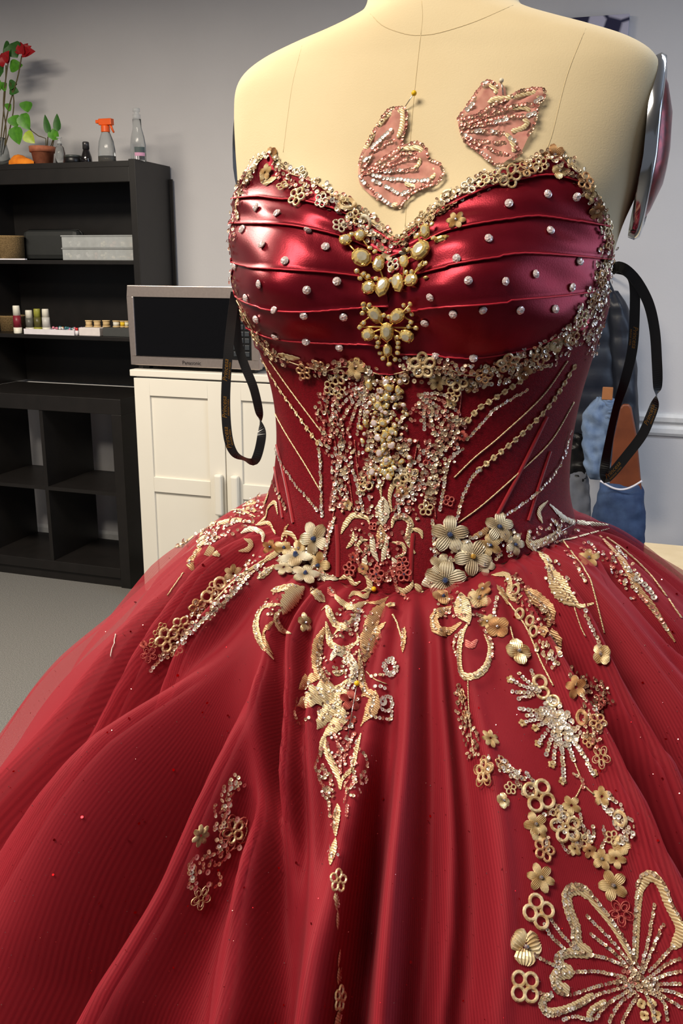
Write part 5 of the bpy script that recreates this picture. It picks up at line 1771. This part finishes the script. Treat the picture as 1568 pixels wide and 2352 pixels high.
A = Lace('butterfly_applique', label='large embroidered gold butterfly low on the skirt')
for p_, w_ in (([(1457, 2214), (1406, 2129), (1349, 2060)], 13), ([(1357, 2064), (1338, 2046), (1318, 2043), (1300, 2056), (1306, 2094), (1320, 2129), (1326, 2171), (1357, 2189)], 30), ([(1457, 2209), (1460, 2157), (1466, 2071), (1477, 2023)], 16), ([(1474, 2040), (1482, 2018), (1500, 2012), (1520, 2034), (1537, 2077), (1562, 2128), (1558, 2158), (1545, 2176)], 30), ([(1357, 2191), (1303, 2189), (1280, 2202), (1291, 2220), (1314, 2231)], 24), ([(1314, 2231), (1276, 2240), (1280, 2266), (1306, 2276)], 32), ([(1268, 2284), (1246, 2298), (1254, 2322), (1291, 2320), (1330, 2304), (1362, 2284)], 20), ([(1391, 2300), (1357, 2321), (1350, 2345)], 18)):
    A.band(p_, w_ * .85, 'gold', 'const', 'satin_stitch_border')
for p_ in ([(1464, 2222), (1420, 2140), (1360, 2060), (1332, 2034), (1300, 2036), (1292, 2060), (1298, 2100), (1310, 2134), (1316, 2172), (1352, 2196)], [(1452, 2210), (1454, 2157), (1459, 2068), (1470, 2018), (1500, 2003), (1528, 2030), (1548, 2075), (1566, 2110)], [(1434, 2220), (1391, 2202), (1357, 2194)], [(1290, 2182), (1272, 2200), (1284, 2226), (1264, 2240), (1270, 2272), (1306, 2284), (1363, 2266), (1434, 2251)], [(1429, 2243), (1363, 2231), (1314, 2233)], [(1449, 2263), (1377, 2282), (1310, 2316), (1257, 2332), (1238, 2302), (1262, 2280)], [(1451, 2269), (1391, 2306), (1360, 2340), (1320, 2335), (1290, 2340)], [(1465, 2240), (1406, 2165), (1343, 2103)], [(1462, 2246), (1410, 2190), (1354, 2146)], [(1468, 2230), (1486, 2160), (1506, 2077)], [(1474, 2232), (1496, 2180), (1526, 2123)], [(1489, 2229), (1520, 2200), (1549, 2171)], [(1480, 2250), (1530, 2215), (1566, 2200)], [(1480, 2256), (1530, 2238), (1566, 2230)], [(1480, 2262), (1530, 2260), (1566, 2258)], [(1482, 2268), (1530, 2275), (1566, 2285)], [(1484, 2275), (1520, 2300), (1530, 2340)], [(1480, 2280), (1495, 2310), (1500, 2345)], [(1462, 2285), (1440, 2320), (1425, 2348)], [(1455, 2278), (1420, 2305), (1395, 2345)], [(1486, 2266), (1540, 2300), (1566, 2312)]):
    A.chain(p_, 9, ('dark', 'gold', 'gold', 'silver'), .78)
A.mass([(1420, 2240), (1455, 2255), (1480, 2262)], 36, .6, 9, ('dark', 'rose', 'gold'))
A.mass([(1478, 2262), (1510, 2258)], 30, .5, 9, ('gold', 'silver'))
for x, y, s in ((1471, 2305, 24), (1495, 2305, 24), (1478, 2332, 24), (1505, 2332, 26)):
    A.flower(x, y, s, 'solid4', 'gold')
for a_, b_ in (((1462, 2270), (1460, 2235)), ((1480, 2285), (1474, 2250))):
    A.leaf(a_, b_, 14, 'tan')
A.cord([(1480, 2280), (1490, 2310), (1500, 2340)], 3)
A.done()

# ------------------------------------------------------------------ rhinestones and brooches
for x, y in [(590, 478), (637, 492), (708, 525), (558, 528), (603, 564), (747, 568), (655, 600), (597, 653), (704, 666), (773, 647), (567, 684), (631, 713), (698, 724), (789, 727), (590, 733), (633, 771), (704, 786), (780, 797), (542, 612), (1168, 468), (1256, 447), (1323, 452), (1121, 549), (1262, 530), (1049, 594), (1075, 644), (1159, 646), (1228, 630), (1329, 601), (1312, 660), (989, 682), (1041, 720), (1108, 711), (1193, 712), (1273, 710), (976, 741), (1000, 816), (1087, 823)]:
    fr = frame(x, y, .0008, rd.uniform(0, 6), (rd.uniform(-.2, .2), rd.uniform(-.2, .2)))
    if fr:
        if 'rs' not in FM:
            g = MB()
            g.grid([[(r_ * math.cos(2 * PI * j / 12), r_ * math.sin(2 * PI * j / 12), z_ + (dz_ if j % 2 else 0)) for j in range(12)] for r_, z_, dz_ in ((.5, 0, 0), (.5, .1, .05), (.37, .26, -.07), (.2, .34, .0))], True)
            n_ = len(g.v)
            g.v.append((0, 0, .30))
            for j in range(12):
                g.f.append((n_ - 12 + j, n_ - 12 + (j + 1) % 12, n_))
            FM['rs'] = me_of(g, [M_crys])
        o = bpy.data.objects.new('rhinestone', FM['rs'])
        COL.objects.link(o)
        world_child(o, gown)
        o.matrix_basis = fr[0] @ Matrix.Scale(20 * fr[1], 4)


def brooch(name, label, gems, stones, arms):
    bars = MB()
    for a, b in arms:
        fa, fb = frame(*a, .0035), frame(*b, .0035)
        if fa and fb:
            bars.tube([fa[0].translation, fb[0].translation], .0007, 6)
    root = world_child(bars.build(name, M_gold, None, True), gown)
    root['label'] = label
    for x, y, s, kind, rot in gems:
        nm, me, M = gem(x, y, s * 1.03, kind, rot, .0042)
        o = bpy.data.objects.new(nm, me)
        COL.objects.link(o)
        o.parent = root
        o.matrix_basis = M
    for x, y in stones:
        nm, me, M = gem(x, y, 12, 0, rd.uniform(0, 1), .0042)
        o = bpy.data.objects.new('gem', me)
        COL.objects.link(o)
        o.parent = root
        o.matrix_basis = M


DN = -PI / 2
brooch('neckline_brooch', 'gold brooch of champagne gems spread across the neckline point',
       [(793, 559, 28, 0, .4), (825, 548, 26, 0, 1), (831, 596, 42, 0, -.4), (868, 611, 27, 1, 1.3), (851, 662, 31, 0, .2), (885, 659, 33, 1, DN - .3), (921, 649, 33, 1, DN + .3), (953, 649, 32, 0, -.3), (935, 605, 24, 1, DN + .2), (974, 582, 44, 0, .5), (982, 531, 25, 1, DN + .1), (1013, 538, 34, 0, .6)],
       [(806, 545), (840, 565), (848, 578), (862, 586), (820, 622), (836, 630), (828, 640), (848, 636), (903, 640), (906, 622), (940, 625), (953, 624), (972, 612), (984, 608), (978, 624), (962, 556), (966, 545), (997, 520), (1002, 556), (945, 580), (868, 640)],
       [((793, 559), (831, 596)), ((825, 548), (850, 580)), ((831, 596), (868, 611)), ((820, 622), (851, 650)), ((868, 611), (885, 650)), ((885, 655), (921, 650)), ((921, 650), (953, 649)), ((935, 605), (974, 582)), ((974, 582), (966, 545)), ((966, 545), (1013, 538)), ((953, 630), (984, 608)), ((935, 605), (925, 640)), ((836, 625), (860, 650)), ((978, 600), (950, 640))])
brooch('butterfly_brooch', 'gold butterfly brooch with champagne gems between the cups',
       [(862, 718, 32, 1, DN + .7), (921, 718, 32, 1, DN - .7), (892, 757, 32, 1, DN), (850, 764, 30, 0, .5), (938, 766, 32, 0, -.2), (894, 798, 22, 1, DN)],
       [(835, 694), (850, 697), (834, 717), (838, 706), (829, 747), (838, 738), (950, 693), (935, 696), (953, 717), (946, 706), (950, 735), (960, 747), (944, 744), (868, 769), (870, 790), (872, 780), (918, 793), (916, 770), (918, 782), (876, 807), (917, 807), (882, 822), (911, 822), (897, 839), (886, 722), (898, 722)],
       [((835, 694), (892, 757)), ((950, 693), (892, 757)), ((829, 747), (880, 750)), ((960, 747), (900, 750)), ((850, 764), (885, 752)), ((938, 766), (900, 752)), ((892, 757), (894, 839)), ((870, 790), (880, 760)), ((918, 793), (905, 762)), ((882, 822), (894, 800)), ((911, 822), (894, 800)), ((829, 740), (860, 720)), ((955, 735), (921, 720)), ((838, 712), (860, 718)), ((948, 710), (921, 718))])

# ------------------------------------------------------------------ glitter on the tulle
gl = {'red': MB(), 'white': MB()}
rg = random.Random(17)
cnt = 0
while cnt < 1500:
    x, y = rg.uniform(0, 1568), rg.uniform(1250, 2352)
    h = BV.ray_cast(EYE, ray(x, y).normalized())
    cnt += 1
    if h[0] is None or BV_SKIRT.find_nearest(h[0])[3] > .001:
        continue
    big = rg.random() < .07
    fr = frame(x, y, .0009, rg.uniform(0, 6), (rg.gauss(0, .5), rg.gauss(0, .5)))
    s = (rg.uniform(2.2, 3.6) if big else rg.uniform(.6, 1.3)) * fr[1]
    mb = gl['red' if big or rg.random() < .4 else 'white']
    n_ = len(mb.v)
    mb.v += [tuple(fr[0] @ Vector((s * math.cos(PI * j / 3), s * math.sin(PI * j / 3), 0))) for j in range(6)]
    mb.f.append(tuple(range(n_, n_ + 6)))
for c, col in (('red', (226, 30, 36)), ('white', (240, 180, 170))):
    o = world_child(gl[c].build('glitter', mat('glitter_' + c, lin(*col), .15, 1.0), None, weld=False, normals=False), gown)
    o['kind'] = 'stuff'

# ------------------------------------------------------------------ loose wing appliques pinned to the chest
W1 = [(90, 640), (130, 560), (200, 430), (290, 310), (380, 265), (430, 270), (437, 330), (430, 430), (390, 500), (400, 550), (500, 520), (580, 560), (605, 640), (690, 690), (712, 760), (660, 830), (560, 860), (470, 910), (415, 960), (390, 1005), (310, 1000), (220, 950), (170, 920), (90, 840), (78, 740)]
W2 = [(820, 340), (880, 270), (940, 180), (1010, 85), (1060, 65), (1110, 95), (1145, 80), (1180, 120), (1185, 180), (1300, 130), (1450, 118), (1462, 180), (1410, 250), (1405, 330), (1375, 420), (1340, 500), (1290, 600), (1230, 640), (1150, 690), (1080, 690), (980, 610), (870, 510), (830, 420)]
cv = lambda L: [(800 + x / 3.267, 170 + y / 3.267) for x, y in L]


def wing(name, label, outline, base, borders, veins, bright):
    out = polyline(cv(outline) + [cv(outline)[0]], step=7, smooth=False)[:-1]
    c = np.mean(np.array(out), 0)
    root = empty(name, tuple(frame(c[0], c[1])[0].translation), 0, label, 'applique')
    root['_w'] = tuple(root.location)
    net = MB()
    rings = []
    for t in (1, .75, .5, .25, .02):
        rings.append([tuple(frame(c[0] + (x - c[0]) * t, c[1] + (y - c[1]) * t, .0016 + .0012 * math.sin(i * .7) * t + .0012 * t)[0].translation) for i, (x, y) in enumerate(out)])
    net.grid(rings, True)
    world_child(net.build('netting', M_net, None, True), root)
    L = Lace('satin_border', root)
    for b_, w_ in borders:
        L.band(cv(b_), w_, 'gold', 'const', 'x', off=.0032)
    # borders are parts of the wing itself
    for nm, me, M in L.items:
        o = bpy.data.objects.new('satin_border', me)
        COL.objects.link(o)
        world_child(o, root)
    L.items = []
    for v_ in veins:
        L.chain(cv(v_), 8, ('rose', 'rose', 'dark'), .8, .2)
    for v_ in bright:
        L.chain(cv(v_), 10, 'silver', .8, .1)
    for c_, mb in L.seq.items():
        o = world_child(mb.build('sequins', SQ[c_], None, True, weld=False, normals=False), root)
        o.location.y -= .002
        o['kind'] = 'stuff'


wing('wing_applique', 'rose sequined half-butterfly wing pinned by a yellow pin', W1, (100, 760),
     [([(120, 600), (200, 450), (290, 330), (380, 285), (415, 310), (405, 420), (375, 490)], 12), ([(375, 570), (470, 565), (540, 570), (560, 600)], 12), ([(540, 640), (535, 690), (500, 720)], 9), ([(390, 930), (385, 980), (330, 1000)], 10), ([(640, 720), (660, 760), (620, 800)], 9), ([(430, 830), (480, 850), (540, 850)], 9)],
     [[(85, 690), (130, 560), (220, 400), (300, 290), (380, 262), (430, 275), (437, 360), (425, 430), (400, 520), (430, 545), (510, 520), (580, 565), (605, 640), (690, 690), (710, 760), (660, 830), (560, 862)], [(100, 760), (200, 690), (300, 620), (400, 560)], [(100, 765), (240, 700), (400, 610), (500, 600)], [(105, 770), (280, 700), (420, 650), (520, 640)], [(105, 775), (260, 730), (420, 730), (510, 720)], [(100, 740), (180, 600), (300, 520), (350, 510)], [(560, 862), (480, 905), (420, 960), (390, 1005)], [(100, 790), (180, 880), (220, 950)], [(110, 740), (150, 660), (190, 600)], [(450, 880), (540, 850), (620, 820)]],
     [[(180, 560), (230, 510), (290, 460), (320, 430)], [(280, 740), (350, 730), (440, 730)], [(190, 770), (290, 790), (420, 800), (520, 810), (600, 800)], [(190, 810), (280, 850), (350, 890), (390, 920)], [(215, 910), (260, 950), (320, 990)], [(90, 780), (120, 830)], [(120, 660), (160, 640)], [(400, 910), (450, 890)]])
wing('wing_applique', 'rose sequined half-butterfly wing near the white-headed pin', W2, (835, 400),
     [([(1060, 90), (1110, 130), (1100, 160)], 11), ([(1050, 230), (1100, 200), (1190, 195), (1300, 165), (1400, 155), (1420, 190)], 11), ([(1230, 270), (1310, 265), (1360, 290)], 10), ([(1310, 350), (1340, 380), (1300, 420), (1220, 445)], 11), ([(1180, 460), (1215, 500), (1240, 560), (1235, 600)], 11)],
     [[(825, 345), (880, 270), (940, 180), (1010, 85), (1060, 68), (1110, 100)], [(840, 350), (960, 320), (1060, 250), (1180, 200), (1300, 135), (1450, 122), (1460, 180), (1410, 250), (1400, 330), (1375, 420), (1340, 470)], [(850, 380), (1000, 330), (1150, 270), (1300, 240), (1400, 240)], [(850, 400), (1000, 370), (1150, 330), (1300, 325)], [(850, 390), (980, 350), (1100, 300), (1200, 270)], [(860, 470), (960, 510), (1080, 520), (1170, 525)], [(865, 490), (980, 540), (1100, 590), (1200, 620)], [(870, 510), (980, 590), (1080, 680), (1150, 690)], [(840, 400), (850, 460), (880, 520)], [(900, 440), (980, 440), (1060, 440), (1160, 450)], [(860, 410), (1000, 390), (1100, 370)], [(1250, 560), (1290, 600), (1230, 640)]],
     [[(960, 440), (1000, 440)], [(1100, 370), (1180, 355)], [(880, 470), (910, 490)], [(1000, 600), (1050, 640)], [(1400, 215), (1440, 190)], [(1340, 320), (1390, 310)], [(1010, 85), (1030, 80)], [(1210, 490), (1240, 510)], [(890, 280), (930, 240)], [(1070, 440), (1100, 445)]])

# ------------------------------------------------------------------ pins
M_pinsteel = mat('pin_steel', lin(200, 196, 190), .2, 1.0)


def pin(label, head, tip, r, col, hoff, toff):
    fh, ft = frame(*head, hoff), frame(*tip, toff)
    hp, tp = fh[0].translation, ft[0].translation
    root = empty('dressmaking_pin', tuple(tp), 0, label, 'pin')
    root['_w'] = tuple(tp)
    world_child(MB().tube([hp, tp], .00035, 6).build('shaft', M_pinsteel, None, True), root)
    world_child(MB().ball(tuple(hp), r * fh[1], 14, 10).build('pin_head', mat('pin_' + col[0], lin(*col[1]), .3), None, True), root)


YEL = ('yellow', (238, 190, 30))
pin('yellow-headed pin stuck in the cream chest', (955, 222), (930, 250), 6.2, YEL, .006, .002)
pin('white-headed pin at the top of the second wing', (1152, 192), (1156, 232), 5.5, ('white', (226, 214, 190)), .005, .002)
pin('yellow-headed pin at the waist centre', (853, 1366), (838, 1356), 6, YEL, .006, .001)
pin('yellow-headed pin in the skirt scroll embroidery', (813, 1576), (798, 1700), 6.5, YEL, .007, .002)
pin('steel pin sticking out at the right hip lace', (1312, 1200), (1262, 1232), 1.5, ('steel', (210, 205, 198)), .006, .002)

pts = [frame(x, y, .0012)[0].translation.copy() for x, y in polyline([(266, 1456), (263, 1475), (257, 1490), (254, 1508)], step=4)]
tag(MB().tube(pts, .0005, 6).build('loose_thread', mat('white_thread', lin(235, 228, 220), .7), None, True), 'short loose white thread lying on the skirt', 'thread')

# ------------------------------------------------------------------ black hanging ribbons
M_ribbon = mat('black_ribbon', lin(26, 25, 27), .36, spec=.6)
M_goldprint = mat('gold_print', lin(176, 128, 56), .35, .6)


def ribbon(name, label, pts, w, texts):
    """pts: (px, py, depth Y, facing angle)"""
    pl = polyline([(a, b, c, math.degrees(d)) for a, b, c, d in pts], step=5)
    P, A_ = [], []
    for x, y, Y, an in pl:
        d = ray(x, y)
        P.append(EYE + d * (Y / d.y))
        A_.append(math.radians(an))
    n = len(P)
    fr = []
    for i in range(n):
        t = (P[min(i + 1, n - 1)] - P[max(i - 1, 0)]).normalized()
        v = (EYE - P[i]).normalized()
        s = t.cross(v).normalized()
        nn = s.cross(t).normalized()
        a = A_[i]
        fr.append((P[i], s * math.cos(a) + nn * math.sin(a), nn * math.cos(a) - s * math.sin(a), t))
    k = (P[0] - EYE).dot(FWD) / F
    hw = w * k * .5
    m_ = MB().grid([[p - s * hw, p + s * hw] for p, s, nn, t in fr])
    o = world_child(m_.build(name, M_ribbon, None, False, solid=.0003), gown)
    o['label'] = label
    L = [0]
    for i in range(1, n):
        L.append(L[-1] + (P[i] - P[i - 1]).length)

    def at(s):
        j = min(n - 2, max(0, int(np.searchsorted(L, s)) - 1))
        f_ = (s - L[j]) / max(1e-9, L[j + 1] - L[j])
        return [fr[j][q] * (1 - f_) + fr[j + 1][q] * f_ for q in range(3)]
    for txt, py_i, size, shift, dirn, shear in texts:
        me = text_mesh(txt, size * k, shear)
        s0 = L[min(n - 1, py_i if py_i >= 0 else n + py_i)]
        for v in me.vertices:
            p, s, nn = at(s0 + dirn * v.co.x)
            if nn.dot(EYE - p) < 0:
                s, nn = -s, -nn
            v.co = p + s * (shift * hw - dirn * v.co.y) + nn * .0005
        me.materials.append(M_goldprint)
        q = bpy.data.objects.new('lettering', me)
        COL.objects.link(q)
        q.parent = o


def idx_near(pts, x, y):
    pl = polyline([(a, b) for a, b, c, d in pts], step=5)
    return int(np.argmin([(a - x) ** 2 + (b - y) ** 2 for a, b in pl]))


RL = [(540, 672, .80, .2), (531, 740, .79, .1), (523, 820, .78, 0), (518, 920, .775, 0), (523, 1000, .77, -.1), (537, 1040, .77, -.6), (562, 1054, .77, -1.2), (582, 1060, .77, -.5), (593, 1040, .77, .1), (601, 1000, .77, .3), (599, 975, .775, 1.2), (595, 945, .78, 2.6), (582, 890, .785, 2.9), (560, 835, .79, 3.1), (545, 780, .795, 3.1), (541, 700, .80, 3.1)]
ribbon('hanger_ribbon', 'black ribbon loop hanging by the microwave', RL, 21,
       [(t_, idx_near(RL, x, y), s_, sh_, -1, sr) for x, y in ((520, 850), (517, 935), (521, 1005)) for t_, s_, sh_, sr in (('Princesa', 15, .25, .35), ('ARIANA VARA', 6, -.6, 0))])
RR = [(1402, 622, .76, 0), (1418, 612, .755, .2), (1440, 622, .75, .2), (1466, 652, .75, .1), (1490, 700, .75, .1), (1503, 760, .75, 0), (1508, 830, .75, 0), (1510, 885, .75, .5), (1508, 905, .75, 1.4), (1503, 930, .75, 2.6), (1492, 960, .75, 3.0), (1474, 1000, .75, 3.1), (1440, 1045, .75, 3.1), (1404, 1088, .75, 3.1), (1388, 1098, .755, 2.6), (1392, 1050, .76, 3.6), (1412, 950, .76, 3.9), (1436, 870, .76, 3.4), (1452, 800, .76, 3.14), (1457, 720, .76, 3.14), (1456, 650, .76, 3.14), (1440, 624, .76, 3.14), (1412, 616, .765, 3.14)]
ribbon('hanger_ribbon', 'black ribbon loop hanging in front of the puffer jacket', RR, 23,
       [(t_, idx_near(RR, x, y), s_, sh_, -1, sr) for x, y in ((1455, 775), (1496, 955), (1410, 1082)) for t_, s_, sh_, sr in (('Princesa', 15, .25, .35), ('ARIANA VARA', 6, -.6, 0))])
for o in bpy.data.objects:
    if '_w' in o:
        del o['_w']
